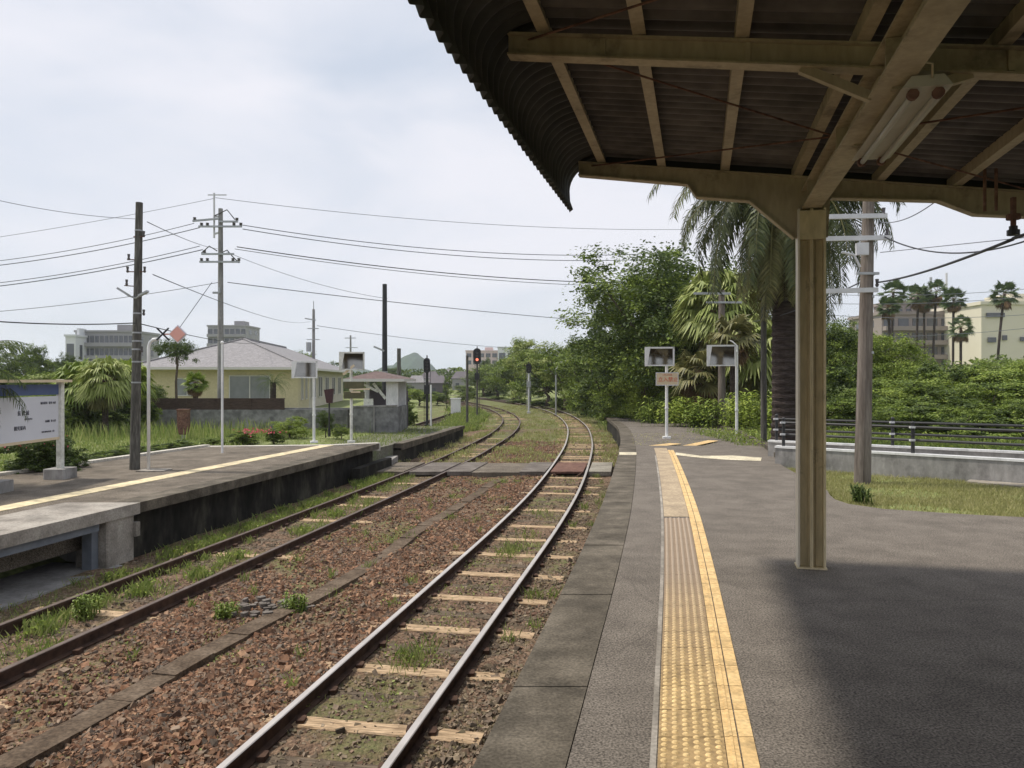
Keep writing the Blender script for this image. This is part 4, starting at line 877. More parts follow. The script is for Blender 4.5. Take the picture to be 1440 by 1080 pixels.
# --- right side trees
LM, LD, LB, LY, LF = 'leaf_mid', 'leaf_dark', 'leaf_bright', 'leaf_yellow', 'leaf_far'
date_palm('date_palm', 'massive date palm with scaly dark trunk and hanging fronds behind the canopy post', 7.0, 20, -.15, 6.6, 3.5, .34, 84, 5, ('frond_mid', 'frond'), dr=1.15, elr=(1.2, -1.1), leaf=.5, step=.045)
plantpx('camphor_tree', 'largest spreading dark green tree behind the far platform mirrors', 'tree', 938, 335, 285, 40, -.6, 'near', 3, (LD, LM), rz=.6)
plantpx('broadleaf_tree', 'dense tree on the left flank of the largest tree', 'tree', 893, 385, 130, 43, -.6, 'near', 12, (LM, LD))
plantpx('broadleaf_tree', 'bright leafy tree below the left flank of the largest tree', 'tree', 905, 480, 105, 38.5, -.7, 'big', 14, (LB, LM))
plantpx('broadleaf_tree', 'dense tree between the largest tree and the big palm trunk', 'tree', 1050, 352, 150, 46, -.7, 'big', 8, (LD, LM))
fan_palm('fan_palm', 'yellow green fan palm rising before the largest tree', (1015-720)*34/F, 34.3, -.6, 4.75, 1.25, .2, 3, ('leaf_yellow', 'frond'), 84, 20, .6, pet=.95)
fan_palm('fan_palm', 'shorter fan palm with drooping pale leaves beside the dark wooden pole', (1052-720)*33/F, 33, -.6, 2.9, 1.25, .18, 4, ('leaf_yellow', 'frond'), 56, 20, .6, pet=.8)
fan_palm('fan_palm', 'low ragged fan palm with brown leaves behind the platform mirrors', (990-720)*32/F, 33, -.6, 1.9, 1.0, .15, 6, ('frond', 'thatch'), 26, 18, .5, pet=.6)
fan_palm('fan_palm', 'half hidden palm with a bare trunk behind the right mirror post', (1031-720)*30/F, 30, -.5, 3.3, .9, .12, 7, ('frond', 'thatch'), 20, 14, .5, pet=.5)
row = [(882, 462, 90, 44, LM, LD, 'big', 'leafy tree at the far end of the right platform'), (850, 478, 90, 52, LD, LM, 'tree', 'dark rounded tree left of the largest tree'),
       (822, 486, 80, 60, LM, LD, 'tree', 'third tree from the largest one along the curving track'), (795, 489, 70, 68, LM, LY, 'tree', 'light green tree behind the thin street lamp'),
       (770, 492, 66, 78, LD, LM, 'tree', 'darker tree right of the small far signal'), (745, 488, 60, 88, LY, LM, 'tree', 'yellowish tree behind the small far signal'),
       (722, 500, 55, 98, LM, LF, 'tree', 'small pale tree left of the far signal'), (700, 508, 50, 112, LF, LM, 'tree', 'far greyish tree below the white factory'),
       (842, 452, 44, 78, LD, LD, 'tree', 'dark tree top peeking above the row by the largest tree'), (680, 512, 40, 125, LF, LF, 'tree', 'distant tree just right of the red signal'), (731, 487, 30, 105, LY, LF, 'tall', 'slim pale tree rising above the far row')]
for i, (px, yt, wp, D, a, b, kd, lab) in enumerate(row): plantpx('tree', lab, 'tree', px, yt-(14 if 720 < px < 860 else 4), wp*1.6, D, -1.0, kd, 2+i % 3, (a, b), group='trees lining the right of the tracks')
under = [(905, 535, 80, 42), (860, 545, 60, 50), (825, 548, 50, 60), (940, 530, 60, 36), (790, 556, 46, 70), (760, 560, 40, 80), (975, 530, 60, 37), (730, 560, 36, 92), (700, 557, 34, 108)]
for i, (px, yt, wp, D) in enumerate(under): plantpx('shrub', ['broad', 'bushy', 'low', 'dense', 'small', 'far', 'rounded', 'fine', 'last'][i]+' shrub at the foot of the tree row, '+['under the largest tree', 'by the thin pale post', 'beyond the platform tip', 'behind the left mirror', 'by the street lamp', 'right of the far signal', 'between the mirrors', 'left of the far signal', 'nearest the red signal'][i], 'shrub', px, yt, wp, D, -1.1, 'mound', 1+i % 2, (LD, LM) if i % 2 else (LM, LD), group='shrubs under the right tree row', trunk=False)
rt_ = [(1160, 440, 110, 34, LD, LM, 'near', 'dark tall tree just right of the canopy post'), (1195, 478, 100, 36, LD, LM, 'big', 'dark tree behind the near pole'),
       (1262, 458, 130, 34, LM, LB, 'near', 'bright bushy tree right of the near pole'), (1330, 505, 120, 36, LM, LY, 'big', 'lower leafy tree below the grey apartment block'),
       (1400, 492, 130, 40, LM, LY, 'big', 'pale green tree below the cream building'), (1460, 498, 120, 33, LM, LB, 'big', 'tree cut by the right edge of the view'), (1235, 520, 70, 30, LM, LB, 'tree', 'small light tree directly right of the near pole')]
for i, (px, yt, wp, D, a, b, kd, lab) in enumerate(rt_): plantpx('tree', lab, 'tree', px, yt, wp*1.1, D*1.1, -.3, kd, 3+i % 3, (a, b), group='trees behind the fence on the right')
rb_ = [(1165, 545, 100, 27), (1290, 520, 130, 28), (1345, 522, 130, 26), (1405, 528, 130, 25), (1470, 520, 140, 25), (1380, 505, 110, 31), (1310, 545, 120, 24), (1440, 505, 120, 30), (1240, 548, 100, 26)]
tx_ = ['dark bush right of the canopy post', 'wide bush under the bright tree', 'leafy bush in the middle of the thicket', 'dense bush right of the thicket middle', 'large bush at the right edge behind the fence', 'upper bush below the cream building', 'front low bush right of the near pole', 'upper right bush in front of the cream building', 'bush just behind the near pole']
for i, (px, yt, wp, D) in enumerate(rb_): plantpx('bush', tx_[i], 'bush', px, yt-2, wp*1.3, D*1.08, -.3, 'fine', 1+i % 3, (LM, LB) if i % 2 else (LM, LD), group='bushes of the thicket behind the fence', trunk=False)
# big leaved plants by the kerb
def leafy_clump(name, label, x, y, zb, w_, h, n, seed, m):
    rg = np.random.default_rng(seed); root = empty(name, (x, y, zb), 0, label, 'plant'); vs = []; fs = []; st = MB()
    for i in range(n):
        bx, by = rg.normal(0, w_*.26, 2); th_ = rg.uniform(.5, 1)*h; az = rg.uniform(0, 6.28); ln = rg.uniform(.05, .3)*h
        st.tube([(bx, by, 0), (bx+ln*.4*math.cos(az), by+ln*.4*math.sin(az), th_*.6), (bx+ln*math.cos(az), by+ln*math.sin(az), th_)], .008, 4)
        for j in range(9):
            u = .25+.75*j/8; q = Vector((bx+ln*u*math.cos(az), by+ln*u*math.sin(az), th_*u)); a2 = az+(j % 2)*PI+rg.uniform(-.7, .7); e = Vector((math.cos(a2), math.sin(a2), rg.uniform(.1, .7))).normalized(); L2 = rg.uniform(.22, .38)*min(h, 1.2)
            sd_ = Vector((-math.sin(a2), math.cos(a2), 0))*L2*.13; b = len(vs); mid = q+e*L2*.5; tip = q+e*L2*.9+Vector((0, 0, -L2*.3)); vs.extend([q, mid+sd_, tip, mid-sd_]); fs.append((b, b+1, b+2, b+3))
    npmesh('foliage', vs, fs, M[m], root); st.build('stems', M[m], root); return root
for i, (px, yb, w_, h, m_, lab) in enumerate([(965, 600, 1.9, 1.35, 'leaf_bright', 'tall leafy plants right of the cream sign post'), (1000, 603, 1.6, 1.2, 'leaf_mid', 'leafy plants between the two mirror posts'), (1052, 607, 1.4, 1.5, 'leaf_bright', 'leafy plants right of the right mirror post'), (1090, 612, 1.2, 1.6, 'leaf_bright', 'leafy plants at the foot of the date palm'), (925, 592, 1.5, .9, 'leaf_mid', 'low leafy plants left of the cream sign post')]):
    p = G(px, yb, -.2); leafy_clump('leafy_plant', lab, p.x, p.y+1.0, -.35, w_, h, 60, i+3, m_)
#@@PART3
# ------------------------------------------------------------------ mirrors and signs on the platforms
def text_mesh(body, size, mat_, parent, loc, rot, name='lettering', ext=.002, align='CENTER'):
    cu = bpy.data.curves.new(name, 'FONT'); cu.body = body; cu.size = size; cu.align_x = align; cu.align_y = 'CENTER'; cu.extrude = ext; cu.resolution_u = 2
    t = bpy.data.objects.new(name, cu); COL.objects.link(t); dg = bpy.context.evaluated_depsgraph_get(); dg.update()
    me = bpy.data.meshes.new_from_object(t.evaluated_get(dg)); bpy.data.objects.remove(t); me.materials.clear(); me.materials.append(mat_)
    o = bpy.data.objects.new(name, me); COL.objects.link(o); o.parent = parent; o.location = loc; o.rotation_euler = rot; return o
def mirror(px0, px1, ytop, ybot, D, zb, label, postpx, side=0, lit='white', pr_=.045, yaw=0.0):
    a = P(px0, ytop, D); b = P(px1, ybot, D); w_ = b.x-a.x; h = a.z-b.z; yaw = -math.atan((postpx-720)/F)+(.04 if postpx > 720 else .04)
    root = empty('platform_mirror', ((postpx-720)*D/F, D, zb), yaw, label, 'mirror', 'driver mirrors on the platforms')
    ox = a.x-root.location.x; oz = a.z-zb; mb = MB(); y = -.12; t = .05
    mb.bar((ox, y, oz-t/2), (ox+w_, y, oz-t/2), .07, t); mb.bar((ox, y, oz-h+t/2), (ox+w_, y, oz-h+t/2), .05, t*.8)
    for s, tx in ((0, ox+t/2), (1, ox+w_-t/2)): mb.bar((tx, y, oz), (tx, y, oz-h), t, .07, up=(0, 1, 0))
    mb.prism([(ox, y-.05, oz), (ox+.17, y-.05, oz), (ox+.075, y-.05, oz-h), (ox+.02, y-.05, oz-h)], (0, 0, 0), (0, .02, 0)); mb.build('mirror_frame', M[lit], root)
    mb = MB(); mb.prism([(ox+t, y, oz-t), (ox+w_-t, y, oz-t), (ox+w_-t, y+.0, oz-h+t), (ox+t, y+.0, oz-h+t)], (0, 0, 0), (0, .012, 0)); mb.build('mirror_glass', M['mirror'], root)
    mb = MB(); mb.tube([(0, 0, 0), (0, 0, oz-.02 if side else oz-h)], pr_, 10); mb.box((0, 0, .03), (.24, .24, .06), ch=.02); mb.box((0, 0, .9), (.11, .11, .05), ch=.03)
    mb.build('post', M[lit], root)
    mb = MB(); mb.bar((ox+.1, -.06, oz-h*.35), (0 if side else ox+w_-.1, -.06, oz-h*.35), .04, .04); mb.bar((0, 0, oz-h*.35), (0, -.1, oz-h*.35), .05, .05)
    if side: mb.tube([(0, 0, oz-.02), (-.12, 0, oz+.1), (-.2, 0, oz+.14)], .02, 6)
    if not side: mb.bar((0, 0, oz-h), (0, -.06, oz-.1), .04, .04)
    mb.build('mirror_bracket', M[lit], root); return root
ms = mirror(907, 948, 488, 515, 23.4, pz(23.4)+.0, 'white framed driver mirror above the cream sign with red writing', 937.5)
sg = empty('warning_sign', ((937-720)*23.4/F, 23.32, 1.65-7*23.4/F), 0, 'cream sign board with red writing fixed on the left mirror post', 'sign')
mb = MB(); mb.box((0, -.03, .17), (.67, .025, .39), ch=.005); mb.build('sign_board', M['sign_cream'], sg)
mb = MB()
for z in (.355, -.012): mb.box((0, -.045, z), (.67, .008, .022))
for x in (-.325, .325): mb.box((x, -.045, .17), (.02, .008, .35))
mb.build('sign_frame', M['sign_white'], sg)
text_mesh('立入禁止', .15, M['red_text'], sg, (.03, -.047, .15), (PI/2, 0, 0)); text_mesh('これより先', .06, M['red_text'], sg, (0, -.047, .29), (PI/2, 0, 0))
mirror(995, 1035, 485, 515, 24.5, -.2, 'white framed driver mirror on the right post among the leafy plants', 1036, 1)
mirror(411, 446, 508, 532, 25.4, LZ-.1, 'white driver mirror on a white post before the yellow house', 441.5, 0, 'white')
mirror(477, 512, 495, 521, 24.9, -.35, 'cream driver mirror above the olive boards left of the shelter', 494, 0, 'whiteish')
sg = empty('olive_sign', ((499-720)*24.9/F, 24.8, 1.65-26*24.9/F), 0, 'weathered olive and tan double sign board on the yellowish post', 'sign')
mb = MB(); mb.box((0, 0, .42), (.62, .03, .22), ch=.005); mb.box((0, 0, .1), (.66, .03, .22), ch=.005); mb.build('sign_board', mat('olive', [(.07, .07, .035), (.13, .12, .06)], 6, .8), sg)
mb = MB(); mb.bar((-.15, -.03, .27), (.5, -.03, .3), .04, .05); mb.bar((-.1, -.03, .2), (.2, -.03, .2), .03, .05); mb.build('sign_stripe', M['sign_cream'], sg)
mb = MB(); mb.bar((-.35, 0, .75), (0, 0, 1.05), .05, .07); mb.build('sign_strut', M['sign_cream'], sg)
# notice board at the left
nb = empty('notice_board', (-8.95, 15.5, LZ), 0, 'white notice board with blue panel on two cream posts at the left edge', 'notice board')
for y in (0, -2.0):
    mb = MB(); mb.box((0, y, .98), (.11, .11, 1.96), ch=.01); mb.build('post', M['cream_lit'] if 0 else M['whiteish'], nb)
    mb = MB(); mb.box((0, y, .1), (.42, .5, .2), ch=.03); mb.build('footing', M['concrete'], nb)
mb = MB(); mb.box((-.02, -1.0, 1.22), (.03, 1.9, .82)); mb.build('notice_panel', M['sign_white'], nb)
mb = MB(); mb.box((-.02, -1.0, 1.76), (.035, 1.9, .2)); mb.build('blue_panel', M['blue'], nb)
mb = MB(); mb.box((0, -1.0, 1.925), (.3, 2.35, .05), ch=.02); mb.bar((0, -1.98, .8), (0, -.04, .8), .03, .05); mb.build('top_cap', M['sign_cream'], nb)
R90 = (PI/2, 0, PI/2)
for (body, size, y, z, al) in (('堀川運河   徒歩 10分', .055, -.15, 1.5, 'RIGHT'), ('飫 肥 城', .095, -1.0, 1.33, 'RIGHT'), ('OBI CASTLE', .045, -.9, 1.22, 'RIGHT'), ('日南線   約 15分', .05, -.15, 1.15, 'RIGHT'), ('観光案内', .085, -1.1, 1.06, 'RIGHT'), ('INFORMATION   5分', .045, -.2, .95, 'RIGHT')):
    text_mesh(body, size, M['dark_text'], nb, (0, y, z), R90, align=al)
# crossing marker: white hooked post, black X, pink diamond
mk = empty('hooked_post', G(209, 662, LZ), 0, 'thin white hooked post carrying a black X and a pink diamond', 'marker post'); D_ = mk.location.y; u = D_/F
H_ = P(209, 480, D_).z-LZ
mb = MB(); mb.tube([(0, 0, 0), (0, 0, H_-.12), (.03, 0, H_-.02), (.1, 0, H_+.04), (.22, 0, H_+.05)], .035, 10); mb.build('post', M['white'], mk, True)
mb = MB(); mb.box((.12, 0, .01), (.6, .45, .03), ch=.02); mb.build('footing', M['coping_pale'], mk)
zc = P(230, 470, D_).z-LZ; xc = 21*u
mb = MB(); mb.bar((xc-.13, -.03, zc+.13), (xc+.13, -.03, zc-.13), .012, .035, up=(1, 0, 1)); mb.bar((xc-.13, -.045, zc-.13), (xc+.13, -.045, zc+.13), .012, .035, up=(-1, 0, 1)); mb.build('x_marker', M['black'], mk)
xd = 41.5*u; q = .165
mb = MB(); mb.prism([(xd-q, -.05, zc), (xd, -.05, zc-q), (xd+q, -.05, zc), (xd, -.05, zc+q)], (0, 0, 0), (0, .03, 0)); mb.bar((xc, 0, zc), (xd, 0, zc), .03, .03); mb.build('diamond_board', M['pink'], mk)
mb = MB(); q = .2; mb.prism([(xd-q, -.018, zc), (xd, -.018, zc-q), (xd+q, -.018, zc), (xd, -.018, zc+q)], (0, 0, 0), (0, .02, 0)); mb.build('diamond_border', M['sign_white'], mk)
rt2, zt = thin_post(312.5, 637, 483, LZ, .032, M['white'], 'white_post', 'plain white post at the rear of the left platform before the concrete pole', 'post')
mb = MB(); mb.ball((0, 0, zt+.02), .05); mb.build('post_cap', M['white'], rt2)
# dark red speaker on black post, rusty box on grey post
p = G(463, 614, LZ-.1); sp = empty('speaker_post', p, 0, 'dark red horn box on a thin black post left of the shelter', 'loudspeaker'); zt = P(463, 566, p.y).z-p.z
mb = MB(); mb.tube([(0, 0, 0), (0, 0, zt)], .03, 8); mb.tube([(0, 0, 0), (0, 0, .3)], .05, 8); mb.build('post', M['black'], sp)
mb = MB(); mb.prism([(-.17, -.1, zt+.46), (.15, -.1, zt+.5), (.1, -.1, zt-.02), (-.08, -.1, zt-.02)], (0, 0, 0), (0, .22, 0)); mb.build('horn_box', mat('darkred', [(.035, .012, .015), (.08, .025, .028)], 5, .6), sp)
p = G(258, 622, -.6); bx = empty('rusty_box', p, 0, 'rusty brown tapered metal box on a grey post in the grassy yard', 'metal box'); z0 = P(258, 611, p.y).z-p.z; z1 = P(258, 577, p.y).z-p.z; k = p.y/F
mb = MB(); mb.tube([(0, 0, 0), (0, 0, z0+.1)], .07, 8); mb.build('post', M['steel'], bx)
mb = MB(); mb.prism([(-7.5*k, -.12, z1), (7.5*k, -.12, z1), (7.5*k, -.12, z0+.3), (4.5*k, -.12, z0), (-4.5*k, -.12, z0), (-7*k, -.12, z0+.3)], (0, 0, 0), (0, .25, 0)); mb.bar((-8.3*k, 0, z1+.02), (8.3*k, 0, z1+.02), .3, .05); mb.build('box_body', M['rusty'], bx)
# ------------------------------------------------------------------ shelter at the second platform part
sh = empty('stair_shelter', (-5.75, 33, -.6), 0, 'small open shelter with dark tiled roof on block walls and a white pillar', 'shelter')
mb = MB(); mb.box((-.5, 0, .55), (.85, .14, 1.1), ch=.01); mb.box((.45, -.0, .57), (.98, .14, 1.14), ch=.01); mb.box((-.9, 1.4, .55), (.14, 2.6, 1.1)); mb.box((.87, 1.5, .55), (.14, 2.8, 1.1)); mb.build('block_wall', M['block'], sh)
mb = MB(); mb.bar((-.05, -.1, 0), (-.05, -.1, 1.15), .07, .05); mb.bar((-.95, -.02, 1.12), (.93, -.02, 1.16), .18, .06); mb.build('wall_cap', M['concrete'], sh)
mb = MB()
mb.box((.7, 0, 1.72), (.5, .16, 1.2)); mb.build('pillar', M['white'], sh)
for x, w_ in ((.7, .4), (-.85, .14)):
    mb = MB(); mb.box((x, 2.8, 1.2), (w_, .16, 2.3)); mb.build('pillar', M['white'], sh)
mb = MB(); mb.box((-.3, -.02, 1.3), (.4, .08, .3)); mb.box((-.45, 0, 1.5), (.1, .1, .7)); mb.bar((-.1, .0, 2.1), (.42, .0, 1.45), .05, .12); mb.bar((-.6, .0, 2.1), (.1, .0, 1.75), .05, .1); mb.build('railing', M['whiteish'], sh)
mb = MB(); zr = 2.2
mb.add([(-1.25, -.5, zr), (1.25, -.5, zr), (1.25, 3.4, zr), (-1.25, 3.4, zr), (-.15, .8, zr+.42), (-.15, 2.3, zr+.42), (-1.25, -.5, zr+.09), (1.25, -.5, zr+.09), (1.25, 3.4, zr+.09), (-1.25, 3.4, zr+.09)],
       [(3, 2, 1, 0), (0, 1, 7, 6), (1, 2, 8, 7), (2, 3, 9, 8), (3, 0, 6, 9), (6, 7, 4), (7, 8, 5, 4), (8, 9, 5), (9, 6, 4, 5)]); mb.build('roof', M['tile_red'], sh)
mb = MB(); mb.box((0, -.52, zr+.03), (2.52, .04, .12)); mb.box((1.27, 1.45, zr+.03), (.04, 3.9, .12)); mb.build('fascia', M['trim'], sh)
mb = MB(); mb.box((0, 3.1, .9), (1.9, .08, 1.7)); mb.build('back_panel', M['bld_dark'], sh)
# ------------------------------------------------------------------ railway signals
def signal(px, D, zb, yhead, hw, hh, label, lampon, kind):
    root = empty('railway_signal', ((px-720)*D/F, D, zb), 0, label, 'railway signal', 'colour light signals beside the tracks'); zc = P(px, yhead, D).z-zb
    mb = MB(); mb.tube([(0, 0, 0), (0, 0, zc-hh*.3)], .075, 10); mb.box((0, 0, .1), (.3, .3, .2)); mb.build('mast', M[kind], root)
    n = 14; ring = []
    for i in range(n):
        a = 2*PI*i/n; ring.append((hw*math.cos(a), -.1, zc+(hh-hw)*(1 if math.sin(a) > 0 else -1)+hw*math.sin(a)))
    mb = MB(); mb.prism(ring, (0, 0, 0), (0, .05, 0)); mb.build('backboard', M['black'], root)
    for i, dz in enumerate((hh*.42, -.0*hh, -hh*.42)):
        lm = M['lamp_red'] if lampon == i else M['insul']
        mb = MB(); mb.tube([(0, -.155, zc+dz), (0, -.11, zc+dz)], hw*.34, 12); ls_ = mb.build('lens', lm, root)
        mb = MB(); vs = []; r = hw*.42
        for k in range(9):
            a = PI*k/8
            for yy_, q in ((-.1, 1), (-.32, 1), (-.32, .9), (-.1, .9)): vs.append((r*q*math.cos(a), yy_, zc+dz+r*q*math.sin(a)))
        mb.add(vs, [(4*k+j, 4*k+(j+1) % 4, 4*k+4+(j+1) % 4, 4*k+4+j) for k in range(8) for j in range(4)]); mb.build('hood', M['black'], root)
    mb = MB(); mb.box((0, .06, zc), (hw*.9, .22, hh*1.5)); mb.bar((0, 0, zc-hh), (0, 0, zc+hh+.15), .06, .06); mb.build('signal_case', M['black'], root)
    mb = MB(); mb.box((0, 0, zc-hh-.9), (.3, .25, .5))
    for s in (-1, 1): mb.bar((s*.17, .12, .3), (s*.17, .12, zc-hh*.5), .025, .025)
    for k in range(int((zc-hh)/.35)): mb.bar((-.17, .12, .4+k*.35), (.17, .12, .4+k*.35), .02, .02)
    mb.build('ladder', M['steel' if kind == 'steel_pale' else 'black'], root); return root
signal(600.5, 43, -1.0, 514, .19, .42, 'black unlit signal on a dark mast right of the shelter', None, 'black')
signal(671, 58, -1.2, 501, .3, .6, 'signal showing a red light on a dark mast between the tracks', 2, 'pole_wood')
signal(743.5, 65, -1.2, 518, .22, .42, 'small far signal on a pale mast right of the curving tracks', None, 'steel_pale')
mb = MB(); p = P(641, 559, 62); mb.box((p.x, 62, -.45), (.75, .6, 1.15), ch=.03); mb.box((p.x, 62, .16), (.85, .7, .06)); tag(mb.build('equipment_cabinet', M['white']), 'white equipment cabinet in the grass beside the siding', 'cabinet')
# ------------------------------------------------------------------ low walls and fence at the right
def wallp(name, pts, h, t, zb, m, label):
    mb = MB(); mc = MB()
    for a, b in zip(pts[:-1], pts[1:]):
        a = Vector(a); b = Vector(b); mb.bar((a.x, a.y, zb+h/2-.2), (b.x, b.y, zb+h/2-.2), t, h+.4); mc.bar((a.x, a.y, zb+h+.02), (b.x, b.y, zb+h+.02), t+.03, .04)
    root = empty(name, (pts[0][0], pts[0][1], zb), 0, label, 'wall'); o = mb.build('wall_body', m, root); o.location = -root.location; o2 = mc.build('coping', M['white'], root); o2.location = -root.location; return root
A1 = Vector((5.22, 15.45)); B1 = Vector((5.22+9.2, 15.45-7.72))
wallp('ramp_wall', [A1, B1], .36, .14, -.05, M['concrete'], 'near pale concrete wall of the ramp behind the grass strip')
A2 = Vector((5.55, 16.9)); B2 = Vector((5.55+11, 16.9-7.9))
wallp('ramp_wall', [A2, B2], .36, .14, -.05, M['concrete'], 'far concrete wall of the ramp along the overgrown land')
mb = MB(); mb.prism([(A1.x, A1.y, 0), (B1.x, B1.y, 0), (B2.x, B2.y, 0), (A2.x, A2.y, 0)], (0, 0, -.5), (0, 0, -.06)); tag(mb.build('ramp_path', M['coping_pale']), kind='structure')
mb = MB(); n_ = Vector((-.643, -.766)); a = A1.lerp(B1, .28)+n_*.09; b = B1+n_*.09; mb.prism([(a.x, a.y, 0), (b.x, b.y, 0), (b.x+n_.x*1.6, b.y+n_.y*1.6, 0), (a.x+n_.x*.3, a.y+n_.y*.3, 0)], (0, 0, -.2), (0, 0, -.035)); tag(mb.build('path', mat('path', [(.24, .21, .17), (.34, .31, .26)], 2, .9, coord='World', fine=(20, .25))), kind='structure')
def fence(A, B, z0, label, us):
    root = empty('railing_fence', (A.x, A.y, z0), 0, label, 'fence'); d = B-A
    for u in us:
        p = d*u; mb = MB(); mb.box((p.x, p.y, .26), (.055, .055, .54), ch=.01); mb.tube([(p.x, p.y, .53), (p.x, p.y, .56), (p.x, p.y, .585)], [.034, .038, .015], 8); mb.build('fence_post', M['black'], root)
        for z in (.48, .25): 
            mb = MB(); q = Vector((-d.y, d.x)).normalized()*-.045; mb.box((p.x+q.x, p.y+q.y, z), (.09, .05, .035)); mb.build('clamp', M['steel_pale'], root)
    for z in (.48, .25):
        mb = MB(); p0, p1 = d*us[0], d*us[-1]; mb.tube([(p0.x, p0.y, z), (p1.x, p1.y, z)], .024, 8); mb.build('rail_bar', M['black'], root)
fence(A1, B1, .33, 'black two rail fence standing on the near ramp wall', [.012, .205, .4, .595, .79, .985])
fence(A2, B2, .33, 'black two rail fence standing on the far ramp wall', [.012, .18, .35, .52, .69, .86, .99])
# ------------------------------------------------------------------ left yard: wall, house, trees
yw = empty('yard_wall', (-14, 36, -.75), 0, 'dark brown board fence on a grey block wall before the yellow house', 'wall')
mb = MB(); mb.box((-.3, 0, .45), (13.5, .18, 1.15)); mb.build('block_base', M['block'], yw)
mb = MB(); mb.box((-.3, -.02, 1.27), (7.6, .08, .5)); mb.box((-.3, .0, 1.53), (7.7, .12, .04)); 
for i in range(6): mb.box((-4+i*1.5, -.06, 1.27), (.09, .06, .52))
mb.build('board_panel', M['board_brown'], yw)
mb = MB(); mb.box((-21.5, 36.3, -.25), (8.5, .25, .9)); mb.box((-8.9, 36.2, -.25), (3.6, .2, 1.2)); tag(mb.build('block_wall', M['block']), 'old grey block wall running left of the brown board fence', 'wall')
def hip(mb, x0, x1, y0, y1, z, zr, rx0, rx1, ry0, ry1, m=0):
    mb.add([(x0, y0, z), (x1, y0, z), (x1, y1, z), (x0, y1, z), (rx0, ry0, zr), (rx1, ry1, zr), (x0, y0, z-.12), (x1, y0, z-.12), (x1, y1, z-.12), (x0, y1, z-.12)],
           [(0, 1, 5, 4) if abs(ry0-ry1) < .01 else (0, 1, 4), (1, 2, 5) if abs(ry0-ry1) < .01 else (1, 2, 5, 4), (2, 3, 4, 5) if abs(ry0-ry1) < .01 else (2, 3, 5), (3, 0, 4) if abs(ry0-ry1) < .01 else (3, 0, 4, 5), (6, 9, 8, 7), (0, 6, 7, 1), (1, 7, 8, 2), (2, 8, 9, 3), (3, 9, 6, 0)], m)
hs = empty('yellow_house', (-16.4, 60, -.9), .1, 'single storey yellow house with broad grey hipped tile roof', 'house')
mb = MB(); mb.box((-5.7, 2.6, 1.75), (11.4, 5.2, 3.5)); mb.build('wall', M['house_wall'], hs)
mb = MB(); mb.box((-5, 17.6, 1.75), (10, 24.8, 3.5)); mb.build('wing_wall', M['house_cream'], hs)
mb = MB(); hip(mb, -12.4, .8, -.9, 31, 3.5, 5.95, -5.4, -5.4, 5.6, 24); mb.build('roof', M['tile_roof'], hs)
mb = MB(); mb.bar((-5.4, 5.5, 5.98), (-5.4, 24, 5.98), .3, .16); mb.bar((-5.4, 5.6, 5.97), (.8, -.9, 3.53), .24, .1); mb.bar((-5.4, 5.6, 5.97), (-12.4, -.9, 3.53), .24, .1); mb.build('ridge_tiles', M['tile_roof'], hs)
mb = MB(); mb.bar((-12.45, -.96, 3.4), (.85, -.96, 3.4), .12, .18); mb.bar((.86, -.9, 3.4), (.86, 31, 3.4), .12, .18); mb.build('gutter', M['trim'], hs)
mb = MB(); mb.box((-5, .25, 3.34), (9.9, .6, .06)); mb.build('soffit', M['house_cream'], hs)
def window(root, x, y, z, w_, h, side='f', pm='win'):
    mb = MB(); t = .07
    if side == 'f':
        for dx in (-w_/2, 0, w_/2): mb.box((x+dx, y-.03, z), (t, .08, h))
        for dz in (-h/2, h/2): mb.box((x, y-.03, z+dz), (w_+t, .08, t))
        f_ = mb.build('window', M['trim'], root); mb = MB(); mb.box((x, y-.012, z), (w_-t, .03, h-t))
    else:
        for dx in (-w_/2, 0, w_/2): mb.box((x+.03, y+dx, z), (.08, t, h))
        for dz in (-h/2, h/2): mb.box((x+.03, y, z+dz), (.08, w_+t, t))
        f_ = mb.build('window', M['trim'], root); mb = MB(); mb.box((x+.012, y, z), (.03, w_-t, h-t))
    mb.build('pane', M[pm], f_); return f_
window(hs, -3.6, -.01, 1.9, 3.0, 1.9); window(hs, -8.2, -.01, 2.0, 1.6, 1.3)
for y_, w_ in ((1.6, .7), (3.6, .7), (7.4, 2.6), (11.5, 2.4), (16, 2.4), (21, 2.4), (26, 2.4)): window(hs, .01, y_, 1.9, w_, 1.8, 's', 'win_dark')
